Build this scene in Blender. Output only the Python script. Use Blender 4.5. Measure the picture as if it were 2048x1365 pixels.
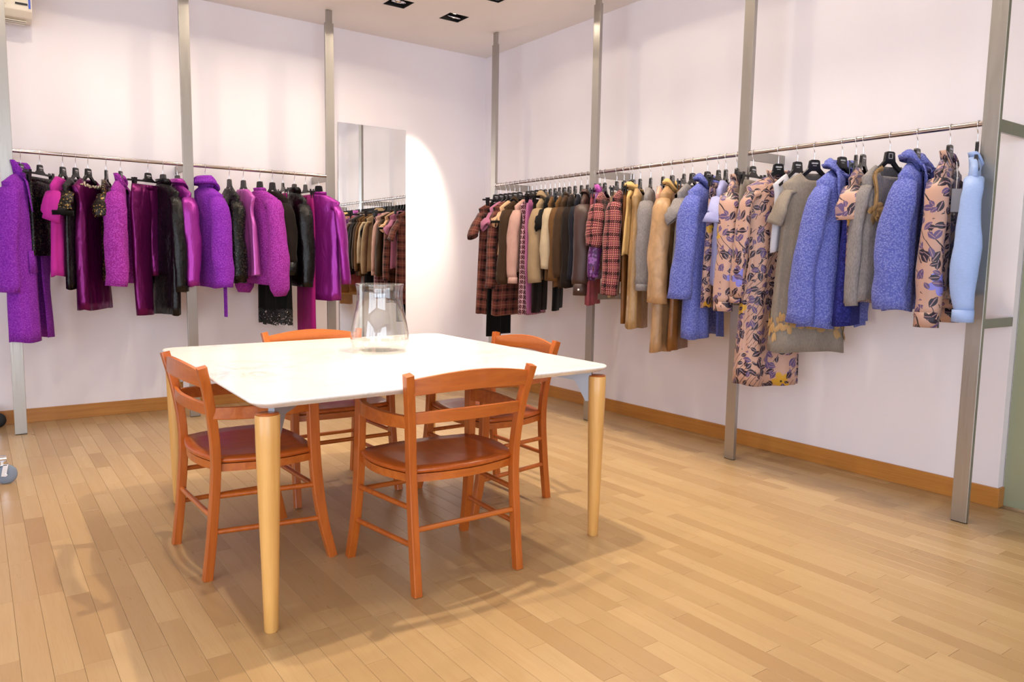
import bpy, bmesh, math, random
from math import sin, cos, pi, radians, sqrt, atan2, exp
from mathutils import Vector, Matrix

SC = bpy.context.scene
for o in list(bpy.data.objects):
    bpy.data.objects.remove(o)
COL = SC.collection
random.seed(7)

# ------------------------------------------------------------------ camera
cam_d = bpy.data.cameras.new('camera')
cam_d.sensor_width = 36.0
cam_d.lens = 36.0 * 1493.81 / 2048.0
cam_d.clip_start = 0.05
cam_d.clip_end = 100
cam = bpy.data.objects.new('camera', cam_d)
COL.objects.link(cam)
cr, cu, cf = Vector((0.8117, -0.5839, 0.0159)), Vector((0.0497, 0.0963, 0.9941)), Vector((0.5820, 0.8061, -0.1072))
cm = Matrix((cr, cu, -cf)).transposed().to_4x4()
cm.translation = Vector((-4.1342, -6.2311, 1.2))
cam.matrix_world = cm
SC.camera = cam

# ------------------------------------------------------------------ colour management, world, daylight
SC.view_settings.view_transform = 'Standard'
SC.view_settings.look = 'None'
SC.view_settings.gamma = 1.0
SC.view_settings.use_curve_mapping = False
SC.view_settings.exposure = 0.14
SC.cycles.use_denoising = True
SC.cycles.max_bounces = 8
SC.cycles.diffuse_bounces = 4
SC.cycles.glossy_bounces = 4
SC.cycles.transmission_bounces = 8
SC.cycles.transparent_max_bounces = 8
SC.cycles.sample_clamp_indirect = 30.0
SC.cycles.caustics_reflective = False
SC.cycles.caustics_refractive = False

DAY = 4.7
W = bpy.data.worlds.new('daylight')
SC.world = W
W.use_nodes = True
bg = W.node_tree.nodes['Background']
bg.inputs[0].default_value = (0.80, 0.88, 1.0, 1)
bg.inputs[1].default_value = DAY

WARM = (1.0, 0.85, 0.66)
HC = 3.14          # ceiling height

def portal(loc, rot, sx, sy):
    l = bpy.data.lights.new('window_portal', 'AREA')
    l.shape = 'RECTANGLE'; l.size = sx; l.size_y = sy
    l.cycles.is_portal = True
    o = bpy.data.objects.new('window_portal', l); COL.objects.link(o)
    o.location = loc; o.rotation_euler = rot
    return o
portal((-5.1, -9.98, 1.5), (radians(90), 0, 0), 5.4, 2.8)          # shop window behind the camera
portal((-8.48, -6.6, 1.5), (radians(90), 0, radians(-90)), 5.2, 2.8)    # entrance on the left

# ------------------------------------------------------------------ small helpers
def lin(c):
    return c / 12.92 if c <= 0.04045 else ((c + 0.055) / 1.055) ** 2.4
def rgb(r, g, b):
    return (lin(r / 255), lin(g / 255), lin(b / 255), 1.0)

def tag(o, label=None, cat=None, group=None, kind=None):
    if label: o['label'] = label
    if cat: o['category'] = cat
    if group: o['group'] = group
    if kind: o['kind'] = kind
    return o
def empty(name, loc=(0, 0, 0), rz=0.0, label=None, cat=None, group=None):
    o = bpy.data.objects.new(name, None)
    o.empty_display_size = 0.05
    COL.objects.link(o)
    o.location = loc; o.rotation_euler = (0, 0, rz)
    return tag(o, label, cat, group)
def link_mesh(name, me, mat=None, parent=None, loc=None):
    o = bpy.data.objects.new(name, me)
    COL.objects.link(o)
    if mat and not me.materials: me.materials.append(mat)
    if parent: o.parent = parent
    if loc: o.location = loc
    return o
def copy_tree(o, parent=None):
    c = o.copy(); COL.objects.link(c)
    if parent: c.parent = parent
    for ch in list(o.children): copy_tree(ch, c)
    return c

class MB:
    """collects vertices and faces of one mesh"""
    def __init__(s): s.v = []; s.f = []; s.uv = {}; s.sm = []
    def add(s, vs, fs, smooth=False, uvs=None):
        n = len(s.v)
        s.v += [tuple(v) for v in vs]
        for i, f in enumerate(fs):
            s.f.append(tuple(a + n for a in f)); s.sm.append(smooth)
            if uvs: s.uv[len(s.f) - 1] = uvs[i]
        return s
    def box(s, c, d, rz=0.0, m=None):
        x, y, z = d[0] / 2, d[1] / 2, d[2] / 2
        vs = [Vector((a * x, b * y, e * z)) for e in (-1, 1) for a, b in ((-1, -1), (1, -1), (1, 1), (-1, 1))]
        if m is None: m = Matrix.Rotation(rz, 3, 'Z')
        vs = [m @ v + Vector(c) for v in vs]
        return s.add(vs, [(3, 2, 1, 0), (4, 5, 6, 7), (0, 1, 5, 4), (1, 2, 6, 5), (2, 3, 7, 6), (3, 0, 4, 7)])
    def prism(s, poly, z0, z1, smooth=False):
        n = len(poly)
        vs = [(p[0], p[1], z0) for p in poly] + [(p[0], p[1], z1) for p in poly]
        s.add(vs, [tuple(range(n - 1, -1, -1)), tuple(range(n, 2 * n))])
        s.add(vs, [(i, (i + 1) % n, n + (i + 1) % n, n + i) for i in range(n)], smooth)
        return s
    def loft(s, rings, closed=True, caps=True, smooth=True, uvscale=None):
        n = len(rings[0]); vs = [p for r in rings for p in r]; fs = []; uvs = []
        m = n if closed else n - 1
        vv = 0.0
        for k in range(len(rings) - 1):
            ua = 0.0
            dv = (Vector(rings[k + 1][0]) - Vector(rings[k][0])).length
            for i in range(m):
                j = (i + 1) % n
                fs.append((k * n + i, k * n + j, (k + 1) * n + j, (k + 1) * n + i))
                du = (Vector(rings[k + 1][j]) - Vector(rings[k + 1][i])).length
                uvs.append(((ua, -vv), (ua + du, -vv), (ua + du, -vv - dv), (ua, -vv - dv)))
                ua += du
            vv += dv
        s.add(vs, fs, smooth, uvs)
        if caps and closed:
            s.add(rings[0], [tuple(range(n - 1, -1, -1))]); s.add(rings[-1], [tuple(range(n))])
        return s
    def tube(s, path, r, sides=8, caps=True, up=None):
        path = [Vector(p) for p in path]; rings = []
        rs = r if isinstance(r, (list, tuple)) else [r] * len(path)
        ref = None
        for i, p in enumerate(path):
            t = (path[min(i + 1, len(path) - 1)] - path[max(i - 1, 0)]).normalized()
            if ref is None:
                a = Vector((0, 0, 1)) if abs(t.z) < 0.9 else Vector((1, 0, 0))
                ref = (a - t * a.dot(t)).normalized()
            else:
                ref = (ref - t * ref.dot(t)).normalized()
            b = t.cross(ref)
            rings.append([p + (ref * cos(2 * pi * k / sides) + b * sin(2 * pi * k / sides)) * rs[i] for k in range(sides)])
        return s.loft(rings, True, caps)
    def lathe(s, prof, c=(0, 0, 0), n=32, caps=True):
        rings = [[(c[0] + r * cos(2 * pi * k / n), c[1] + r * sin(2 * pi * k / n), c[2] + z) for k in range(n)] for r, z in prof]
        return s.loft(rings, True, caps)
    def bar(s, path, w, h, side=None):
        """rectangular section swept along a path; w across, h along `up`"""
        path = [Vector(p) for p in path]; rings = []
        for i, p in enumerate(path):
            t = (path[min(i + 1, len(path) - 1)] - path[max(i - 1, 0)]).normalized()
            a = Vector(side) if side else Vector((0, 0, 1))
            a = (a - t * a.dot(t)).normalized(); b = t.cross(a)
            ww = w[i] if isinstance(w, (list, tuple)) else w
            hh = h[i] if isinstance(h, (list, tuple)) else h
            rings.append([p + a * (x * hh / 2) + b * (y * ww / 2) for x, y in ((-1, -1), (1, -1), (1, 1), (-1, 1))])
        return s.loft(rings, True, True, False)
    def mesh(s, name, bevel=0.0, seg=2):
        me = bpy.data.meshes.new(name)
        me.from_pydata(s.v, [], s.f)
        me.polygons.foreach_set('use_smooth', s.sm)
        uv = me.uv_layers.new(name='UVMap')
        for p in me.polygons:
            q = s.uv.get(p.index)
            for k, li in enumerate(p.loop_indices):
                if q: uv.data[li].uv = q[k]
                else:
                    co = me.vertices[me.loops[li].vertex_index].co
                    uv.data[li].uv = (co.x + co.y, co.z)
        bm = bmesh.new(); bm.from_mesh(me)
        bmesh.ops.recalc_face_normals(bm, faces=bm.faces)
        if bevel:
            es = [e for e in bm.edges if len(e.link_faces) == 2 and e.calc_face_angle(0) > 0.6]
            bmesh.ops.bevel(bm, geom=es, offset=bevel, segments=seg, profile=0.6, affect='EDGES', clamp_overlap=True)
        bm.to_mesh(me); bm.free()
        return me
    def build(s, name, mat, parent=None, bevel=0.0, loc=None, seg=2):
        return link_mesh(name, s.mesh(name, bevel, seg), mat, parent, loc)

# ------------------------------------------------------------------ node expressions
class N:
    def __init__(s, nt, sock): s.nt = nt; s.s = sock
    def _m(s, op, *a):
        n = s.nt.nodes.new('ShaderNodeMath'); n.operation = op
        for i, x in enumerate((s,) + a):
            if isinstance(x, N): s.nt.links.new(x.s, n.inputs[i])
            else: n.inputs[i].default_value = x
        return N(s.nt, n.outputs[0])
    def __add__(s, b): return s._m('ADD', b)
    __radd__ = __add__
    def __sub__(s, b): return s._m('SUBTRACT', b)
    def __mul__(s, b): return s._m('MULTIPLY', b)
    __rmul__ = __mul__
    def __truediv__(s, b): return s._m('DIVIDE', b)
    def lt(s, b): return s._m('LESS_THAN', b)
    def gt(s, b): return s._m('GREATER_THAN', b)
    def fract(s): return s._m('FRACT')
    def floor(s): return s._m('FLOOR')
    def abs(s): return s._m('ABSOLUTE')
    def sin(s): return s._m('SINE')
    def cos(s): return s._m('COSINE')
    def sqrt(s): return s._m('SQRT')
    def mod(s, b): return s._m('FLOORED_MODULO', b)
    def min(s, b): return s._m('MINIMUM', b)
    def max(s, b): return s._m('MAXIMUM', b)
    def atan2(s, b): return s._m('ARCTAN2', b)
    def ramp(s, a, b, c=0.0, d=1.0):
        n = s.nt.nodes.new('ShaderNodeMapRange'); n.clamp = True
        s.nt.links.new(s.s, n.inputs[0])
        for i, x in zip((1, 2, 3, 4), (a, b, c, d)): n.inputs[i].default_value = x
        return N(s.nt, n.outputs[0])

class Mat:
    def __init__(s, name, color=(0.8, 0.8, 0.8, 1), rough=0.6, metal=0.0, spec=0.5, sheen=0.0, coat=0.0, sheen_tint=None):
        s.m = bpy.data.materials.new(name); s.m.use_nodes = True
        s.nt = s.m.node_tree; s.b = s.nt.nodes['Principled BSDF']
        s.set('Base Color', color); s.set('Roughness', rough); s.set('Metallic', metal)
        s.set('Specular IOR Level', spec); s.set('Sheen Weight', sheen); s.set('Coat Weight', coat)
        if sheen: s.set('Sheen Roughness', 0.4)
        if sheen_tint: s.set('Sheen Tint', sheen_tint)
        s._tc = None
    def set(s, k, v):
        i = s.b.inputs[k]
        if isinstance(v, N): s.nt.links.new(v.s, i)
        elif hasattr(v, 'is_linked'): s.nt.links.new(v, i)
        else: i.default_value = v
        return s
    def node(s, t, **k):
        n = s.nt.nodes.new(t)
        for a, b in k.items(): setattr(n, a, b)
        return n
    def tc(s, w='Object'):
        if not s._tc: s._tc = s.node('ShaderNodeTexCoord')
        return s._tc.outputs[w]
    def geo(s): return s.node('ShaderNodeNewGeometry').outputs['Position']
    def scale(s, v, sc, rot=(0, 0, 0), loc=(0, 0, 0)):
        n = s.node('ShaderNodeMapping')
        s.nt.links.new(v, n.inputs[0]); n.inputs['Scale'].default_value = sc if isinstance(sc, tuple) else (sc,) * 3
        n.inputs['Rotation'].default_value = rot; n.inputs['Location'].default_value = loc
        return n.outputs[0]
    def noise(s, v, sc=5.0, det=3.0, rough=0.55, dist=0.0):
        n = s.node('ShaderNodeTexNoise')
        s.nt.links.new(v, n.inputs['Vector']); n.inputs['Scale'].default_value = sc
        n.inputs['Detail'].default_value = det; n.inputs['Roughness'].default_value = rough; n.inputs['Distortion'].default_value = dist
        return N(s.nt, n.outputs['Fac'])
    def voro(s, v, sc=5.0, feature='F1', rnd=1.0, dim='3D'):
        n = s.node('ShaderNodeTexVoronoi', feature=feature, voronoi_dimensions=dim)
        s.nt.links.new(v, n.inputs['Vector']); n.inputs['Scale'].default_value = sc; n.inputs['Randomness'].default_value = rnd
        return n
    def sep(s, v):
        n = s.node('ShaderNodeSeparateXYZ'); s.nt.links.new(v, n.inputs[0])
        return [N(s.nt, o) for o in n.outputs]
    def comb(s, x, y, z=0.0):
        n = s.node('ShaderNodeCombineXYZ')
        for i, q in enumerate((x, y, z)):
            if isinstance(q, N): s.nt.links.new(q.s, n.inputs[i])
            else: n.inputs[i].default_value = q
        return n.outputs[0]
    def mix(s, fac, a, b):
        n = s.node('ShaderNodeMix', data_type='RGBA')
        for i, q in ((0, fac), (6, a), (7, b)):
            if isinstance(q, N): s.nt.links.new(q.s, n.inputs[i])
            elif hasattr(q, 'is_linked'): s.nt.links.new(q, n.inputs[i])
            else: n.inputs[i].default_value = q
        return n.outputs[2]
    def bump(s, h, strength=0.3, dist=0.01):
        n = s.node('ShaderNodeBump'); n.inputs['Strength'].default_value = strength; n.inputs['Distance'].default_value = dist
        s.nt.links.new(h.s, n.inputs['Height']); s.nt.links.new(n.outputs[0], s.b.inputs['Normal'])
        return s

def simple(name, c, rough=0.5, metal=0.0, **k): return Mat(name, c, rough, metal, **k).m

# ------------------------------------------------------------------ materials of the room
def wall_mat(name, c):
    m = Mat(name, c, 0.75, spec=0.3)
    p = m.geo()
    n = m.noise(p, 1.3, 3)
    m.set('Base Color', m.mix(n.ramp(0.3, 0.7), c, tuple(x * 0.965 for x in c[:3]) + (1,)))
    m.bump(m.noise(p, 140, 2), 0.05, 0.002)
    return m.m
M_WALL = wall_mat('white_wall_paint', rgb(240, 234, 239))
M_CEIL = wall_mat('white_ceiling_paint', rgb(242, 236, 232))

def plank_mat():
    m = Mat('oak_plank', rgb(205, 165, 115), 0.3, spec=0.45)
    at = m.node('ShaderNodeAttribute', attribute_name='tone', attribute_type='GEOMETRY')
    t = N(m.nt, at.outputs['Fac'])
    p = m.sep(m.geo())
    v = m.comb(p[0] * 26.0, p[1] * 1.6 + t * 37.0, t * 11.0)
    g = m.noise(v, 1.0, 5, 0.6, 0.6)
    fine = m.noise(m.comb(p[0] * 320.0, p[1] * 7.0, t * 50.0), 1.0, 2)
    c = m.mix(t, rgb(164, 132, 91), rgb(189, 159, 116))
    c = m.mix(g.ramp(0.42, 0.72) * 0.35, c, rgb(172, 134, 90))
    c = m.mix(fine.ramp(0.5, 0.75) * 0.18, c, rgb(150, 108, 66))
    m.set('Base Color', c)
    m.set('Roughness', g.ramp(0.3, 0.8, 0.27, 0.36))
    m.bump(fine, 0.06, 0.001)
    return m.m
M_PLANK = plank_mat()
M_JOINT = simple('dark_floor_joint', rgb(150, 112, 72), 0.8)

def wood_mat(name, c1, c2, rough=0.35, sx=30.0, sz=2.0, coat=0.2, axis=2):
    m = Mat(name, c1, rough, coat=coat)
    p = m.sep(m.tc())
    k = [sx, sx, sx]; k[axis] = sz
    v = m.comb(p[0] * k[0], p[1] * k[1], p[2] * k[2])
    g = m.noise(v, 1.0, 4, 0.6, 0.4)
    m.set('Base Color', m.mix(g.ramp(0.35, 0.75), c1, c2))
    m.bump(g, 0.04, 0.002)
    return m.m
M_CHERRY = wood_mat('cherry_stained_wood', rgb(188, 98, 32), rgb(162, 78, 22), 0.33, 40, 3)
M_CHERRY_X = wood_mat('cherry_stained_slat', rgb(190, 102, 34), rgb(164, 80, 22), 0.33, 40, 3, axis=0)
M_SEAT = wood_mat('cherry_stained_seat', rgb(186, 92, 30), rgb(160, 72, 20), 0.30, 34, 2.5, 0.1, axis=1)
M_BEECH = wood_mat('pale_beech', rgb(222, 172, 100), rgb(204, 150, 82), 0.35, 40, 2)
M_BASE = wood_mat('oak_skirting', rgb(190, 128, 58), rgb(170, 108, 44), 0.4, 60, 2, axis=1)
M_BASE_X = wood_mat('oak_skirting_long', rgb(186, 128, 60), rgb(166, 106, 46), 0.4, 60, 2, axis=0)

def steel_mat():
    m = Mat('brushed_steel', rgb(172, 168, 162), 0.36, 0.9)
    p = m.sep(m.geo())
    n = m.noise(m.comb(p[0] * 400.0, p[1] * 400.0, p[2] * 4.0), 1.0, 2)
    m.set('Roughness', n.ramp(0.3, 0.7, 0.3, 0.48))
    m.bump(n, 0.03, 0.001)
    return m.m
M_STEEL = steel_mat()
M_ROD = simple('polished_steel_rod', rgb(190, 180, 176), 0.22, 1.0)
M_CHROME = simple('chrome', rgb(225, 225, 228), 0.12, 1.0)
M_BLACK = simple('black_plastic', rgb(20, 19, 22), 0.32)
M_BLACKMAT = simple('black_enamel', rgb(14, 13, 15), 0.6)
M_PRINT = simple('silver_print', rgb(190, 190, 195), 0.4)
M_WHITEPL = simple('white_plastic', rgb(232, 222, 205), 0.4)
M_GREY = simple('grey_rubber', rgb(120, 132, 150), 0.6)
M_BLUE = simple('blue_label', rgb(40, 80, 200), 0.4)
M_METALGREY = simple('grey_lacquered_steel', rgb(150, 152, 160), 0.4, 0.3)

def marble():
    m = Mat('white_marble', rgb(240, 238, 236), 0.18, spec=0.5)
    p = m.tc()
    n1 = m.noise(p, 2.2, 6, 0.62, 1.6)
    v1 = (n1 - 0.5).abs().ramp(0.0, 0.035, 1.0, 0.0)
    n2 = m.noise(m.scale(p, (1.0, 2.2, 1.0), (0, 0, 0.7)), 3.7, 6, 0.6, 2.2)
    v2 = (n2 - 0.52).abs().ramp(0.0, 0.02, 1.0, 0.0)
    cl = m.noise(p, 1.5, 3)
    c = m.mix(v1 * cl.ramp(0.4, 0.7) * 0.5, rgb(240, 238, 236), rgb(168, 164, 162))
    c = m.mix(v2 * cl.ramp(0.35, 0.65) * 0.35, c, rgb(160, 150, 142))
    m.set('Base Color', c)
    return m.m
M_MARBLE = marble()
def glass(name, tint, rough=0.0, facing=0.0):
    # thin sheet glass: clear transmission plus the surface's mirror reflection by Fresnel
    m = Mat(name)
    tr = m.node('ShaderNodeBsdfTransparent'); tr.inputs[0].default_value = tint
    gl = m.node('ShaderNodeBsdfGlossy'); gl.inputs['Color'].default_value = (1, 1, 1, 1); gl.inputs['Roughness'].default_value = rough
    lw = m.node('ShaderNodeLayerWeight'); lw.inputs[0].default_value = 0.5
    f = N(m.nt, lw.outputs['Facing']); fr = (f * f * f * 0.9 + 0.06)
    mx = m.node('ShaderNodeMixShader')
    m.nt.links.new(fr.s, mx.inputs[0]); m.nt.links.new(tr.outputs[0], mx.inputs[1]); m.nt.links.new(gl.outputs[0], mx.inputs[2])
    m.nt.links.new(mx.outputs[0], m.nt.nodes['Material Output'].inputs['Surface'])
    return m.m
M_GLASS = glass('clear_glass', (0.985, 0.99, 0.985, 1))
M_GREEN = Mat('green_frosted_glass', rgb(172, 176, 146), 0.25, spec=0.6); M_GREEN.set('Transmission Weight', 0.35); M_GREEN = M_GREEN.m
M_MIRROR = simple('mirror_silver', (0.94, 0.96, 0.95, 1), 0.0, 1.0)
# ================================================================== ROOM
def slab(name, lo, hi, mat, bevel=0.0):
    c = [(a + b) / 2 for a, b in zip(lo, hi)]; d = [b - a for a, b in zip(lo, hi)]
    o = MB().box((0, 0, 0), d).build(name, mat, None, bevel, c)
    o['kind'] = 'structure'
    return o
XL, YB = -8.5, -10.0
floor = slab('floor', (XL, YB, -0.12), (0.3, 0.1, -0.012), M_JOINT)
floor['label'] = 'pale oak strip floor of the showroom'
# --- planks: 75 mm wide strips running along the right wall
PW, TH = 0.0755, 0.012
def plank_geom(x0, x1, y0, y1, tone):
    g = 0.0003; b = 0.0006
    x0 += g; x1 -= g; y0 += g; y1 -= g
    dz = (tone - 0.5) * 0.0003
    vs = [(x0, y0, -TH), (x1, y0, -TH), (x1, y1, -TH), (x0, y1, -TH),
          (x0, y0, -b), (x1, y0, -b), (x1, y1, -b), (x0, y1, -b),
          (x0 + b, y0 + b, dz), (x1 - b, y0 + b, dz), (x1 - b, y1 - b, dz), (x0 + b, y1 - b, dz)]
    fs = []
    for k in (0, 4):
        for i in range(4):
            j = (i + 1) % 4
            fs.append((k + i, k + j, k + 4 + j, k + 4 + i))
    fs.append((8, 9, 10, 11))
    return vs, fs
def plank_mesh(items, name):
    v, f, t = [], [], []
    for (x0, x1, y0, y1, tone) in items:
        a, b = plank_geom(x0, x1, y0, y1, tone); n = len(v)
        v += a; f += [tuple(i + n for i in q) for q in b]; t += [tone] * len(b)
    me = bpy.data.meshes.new(name); me.from_pydata(v, [], f)
    at = me.attributes.new('tone', 'FLOAT', 'FACE'); at.data.foreach_set('value', t)
    me.materials.append(M_PLANK)
    return me
rp = random.Random(11)
planks = []
x = 0.0; col = 0
while x > XL + 0.1:
    y = -0.012 - rp.random() * 0.5
    first = True
    y1 = -0.012
    while y1 > YB + 0.05:
        y0 = max(y1 - rp.uniform(0.36, 0.66), YB) if not first else max(y, YB)
        if y1 - y0 < 0.08: y0 = y1 - 0.3
        first = False
        planks.append((x - PW, x, max(y0, YB), y1, min(1, max(0, rp.gauss(0.55, 0.24)))))
        y1 = y0
    x -= PW; col += 1
def vis_rank(p):
    c = Vector(((p[0] + p[1]) / 2, (p[2] + p[3]) / 2, 0)); d = c - cam.location
    z = d.dot(cf); 
    if z < 0.3: return 1e9
    u, v = d.dot(cr) / z, d.dot(cu) / z
    if abs(u) > 0.72 or abs(v) > 0.49: return 1e6 + z
    return z
planks.sort(key=vis_rank)
for p in planks[:298]:
    cx, cy = (p[0] + p[1]) / 2, (p[2] + p[3]) / 2
    me = plank_mesh([(p[0] - cx, p[1] - cx, p[2] - cy, p[3] - cy, p[4])], 'plank')
    o = link_mesh('plank', me, None, floor)
    o.location = Vector((cx, cy, 0)) - floor.location
o = link_mesh('plank', plank_mesh(planks[298:], 'plank_field'), None, floor)
o.name = 'plank_field'; o.location = -floor.location; o['kind'] = 'stuff'

ceil = slab('ceiling', (XL, YB, HC + 0.06), (0.3, 0.15, HC + 0.2), M_CEIL)
slab('wall_left', (XL, 0.0, 0.0), (0.15, 0.15, HC + 0.06), M_WALL)['label'] = 'white painted wall behind the purple clothes'
slab('wall_right', (0.0, -4.70, 0.0), (0.15, 0.0, HC + 0.06), M_WALL)['label'] = 'white painted wall behind the beige and blue clothes'
slab('wall_far_right', (0.055, -10.0, 0.0), (0.15, -7.2, HC + 0.06), M_WALL)
# walls behind the viewer with their openings
for nm, lo, hi in (('wall_front', (XL, -10.15, 0), (-7.8, YB, HC + .06)), ('wall_front', (-2.4, -10.15, 0), (0.15, YB, HC + .06)), ('wall_front', (-7.8, -10.15, 2.9), (-2.4, YB, HC + .06)),
                   ('wall_side', (XL - .15, -4.0, 0), (XL, 0.15, HC + .06)), ('wall_side', (XL - .15, -10.15, 0), (XL, -9.2, HC + .06)), ('wall_side', (XL - .15, -9.2, 2.9), (XL, -4.0, HC + .06))):
    slab(nm, lo, hi, M_WALL)
for i, xx in enumerate((-7.8, -6.0, -4.2, -2.4)):
    slab('trim_%d' % (i + 1), (xx - .04, -10.1, 0), (xx + .04, -9.99, 2.9), M_BLACKMAT)
for i, yy in enumerate((-9.2, -7.46, -5.73, -4.0)):
    slab('trim_%d' % (i + 5), (XL - .1, yy - .04, 0), (XL + .01, yy + .04, 2.9), M_BLACKMAT)
# ceiling skin with real square holes for the downlights
LAMPS = [(-0.88, -0.853), (-1.39, -0.88), (-1.95, -0.88), (-2.55, -0.88), (-3.15, -0.88), (-3.75, -0.88),
         (-0.885, -1.45), (-0.885, -2.05), (-0.885, -2.65), (-0.885, -3.25), (-0.885, -3.85), (-0.885, -4.45),
         (-2.35, -3.47), (-3.45, -3.30), (-2.3, -2.3), (-3.4, -2.2),]
HS = 0.09
xs = sorted({XL, 0.0} | {l[0] - HS for l in LAMPS} | {l[0] + HS for l in LAMPS})
ys = sorted({YB, 0.0} | {l[1] - HS for l in LAMPS} | {l[1] + HS for l in LAMPS})
mb = MB()
for i in range(len(xs) - 1):
    for j in range(len(ys) - 1):
        cx, cy = (xs[i] + xs[i + 1]) / 2, (ys[j] + ys[j + 1]) / 2
        if any(abs(cx - l[0]) < HS and abs(cy - l[1]) < HS for l in LAMPS): continue
        a, b, c, d = xs[i], xs[i + 1], ys[j], ys[j + 1]
        mb.add([(a, c, HC), (a, d, HC), (b, d, HC), (b, c, HC)], [(0, 1, 2, 3)])
cs = mb.build('ceiling_board', M_CEIL, ceil); cs.location = -ceil.location
o = MB().box((0, 0, 0), (0.25, 5.4, 0.01)).build('ceiling_edge', M_CEIL, ceil); o.location = Vector((0.15, -7.4, HC + .005)) - ceil.location

bl = slab('baseboard_left', (XL, -0.014, 0.0), (-0.014, -0.0005, 0.10), M_BASE_X, 0.002)
br = slab('baseboard_right', (-0.014, -4.712, 0.0), (-0.0005, 0.0, 0.10), M_BASE, 0.002)
slab('baseboard_end', (-0.0004, -4.712, 0.0), (0.052, -4.7005, 0.10), M_BASE, 0.002)
# frosted green glass beside the wall end
slab('window_1', (0.055, -7.2, 0.004), (0.067, -4.705, HC), M_GREEN)['label'] = 'greenish frosted glass panel beyond the end of the right wall'
slab('wall_beyond', (1.2, -8.0, 0.0), (1.3, -4.0, HC), wall_mat('grey_green_wall', rgb(190, 190, 165)))
slab('floor_beyond', (0.3, -8.0, -0.12), (1.3, -4.0, -0.001), M_JOINT)
slab('ceiling_beyond', (0.3, -8.0, HC), (1.3, -4.0, HC + .1), M_CEIL)

# ================================================================== LIGHTS
M_LAMPFACE = Mat('lit_reflector', (1, 0.86, 0.62, 1), 0.3)
M_LAMPFACE.set('Emission Color', (1, 0.8, 0.55, 1)); M_LAMPFACE.set('Emission Strength', 9.0); M_LAMPFACE = M_LAMPFACE.m
def downlight(i, x, y, tilt=(0.0, 0.0), energy=60, size=120, blend=0.4, label=None, spill=0.0):
    t = empty('ceiling_downlight', (x, y, HC), 0, label, 'ceiling light', 'recessed square ceiling downlights')
    b = MB()
    s, w, h = 0.09, 0.006, 0.055
    for dx, dy, sx, sy in ((s - w / 2, 0, w, 2 * s), (-s + w / 2, 0, w, 2 * s), (0, s - w / 2, 2 * s - 2 * w, w), (0, -s + w / 2, 2 * s - 2 * w, w)):
        b.box((dx, dy, h / 2 + 0.0005), (sx, sy, h))
    b.box((0, 0, h + 0.002), (2 * s, 2 * s, 0.004))
    b.build('housing', M_BLACKMAT, t)
    m = Matrix.Rotation(tilt[0], 3, 'X') @ Matrix.Rotation(tilt[1], 3, 'Y')
    def rot(mb):
        mb.v = [tuple(m @ Vector(p) + Vector((0, 0, 0.018))) for p in mb.v]; return mb
    rot(MB().lathe([(0.05, -0.010), (0.056, -0.012), (0.058, -0.004), (0.03, 0.016), (0.02, 0.014), (0.046, -0.006)], n=20, caps=False)).build('reflector', M_CHROME, t)
    rot(MB().lathe([(0.001, 0.004), (0.012, 0.004), (0.012, 0.012), (0.001, 0.012)], n=12)).build('bulb', M_LAMPFACE, t)
    l = bpy.data.lights.new('downlight_beam', 'SPOT')
    l.energy = energy; l.spot_size = radians(size); l.spot_blend = blend; l.color = WARM; l.shadow_soft_size = 0.03
    lo = bpy.data.objects.new('downlight_beam', l); COL.objects.link(lo)
    lo.parent = t; lo.location = (0, 0, -0.004); lo.rotation_euler = m.to_euler()
    if spill:       # weak wide light thrown by the bare reflector rim, cut off by the housing
        l2 = bpy.data.lights.new('reflector_spill', 'SPOT')
        l2.energy = spill; l2.spot_size = radians(148); l2.spot_blend = 0.06; l2.color = WARM; l2.shadow_soft_size = 0.02
        o2 = bpy.data.objects.new('reflector_spill', l2); COL.objects.link(o2)
        o2.parent = t; o2.location = (0, 0, -0.003)
    return t
E_LEFT, E_RIGHT = 20, 50
OVER = ['the mirror, aimed at the bare wall near the corner', 'the violet satin coat, its round lamp showing', 'the lace-hemmed black dress', 'the middle post of the left rail', 'the plum satin dress', 'the long purple coat',
        'the corner end of the right rail', 'the brown and black clothes of the right rail', 'the houndstooth coat', 'the long beige coat', 'the grey flannel dress', 'the light blue blouse',
        'the right half of the marble table', 'the near left corner of the marble table', 'the far right corner of the marble table', 'the far left corner of the marble table']
for i, (x, y) in enumerate(LAMPS):
    lab = 'square recessed downlight above ' + OVER[i]
    if i == 0: downlight(i, x, y, (radians(30), radians(-1)), 380, 35, 0.85, lab)
    elif i < 6: downlight(i, x, y, (radians(10), 0), E_LEFT, 130, 1.0, lab, 4.0)
    elif i < 12: downlight(i, x, y, (0, radians(14)), E_RIGHT, 136, 1.0, lab, 4.0)
    else: downlight(i, x, y, (0, 0), (175, 100, 40, 35)[i - 12], (84, 84, 100, 100)[i - 12], 0.6, lab)

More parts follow.
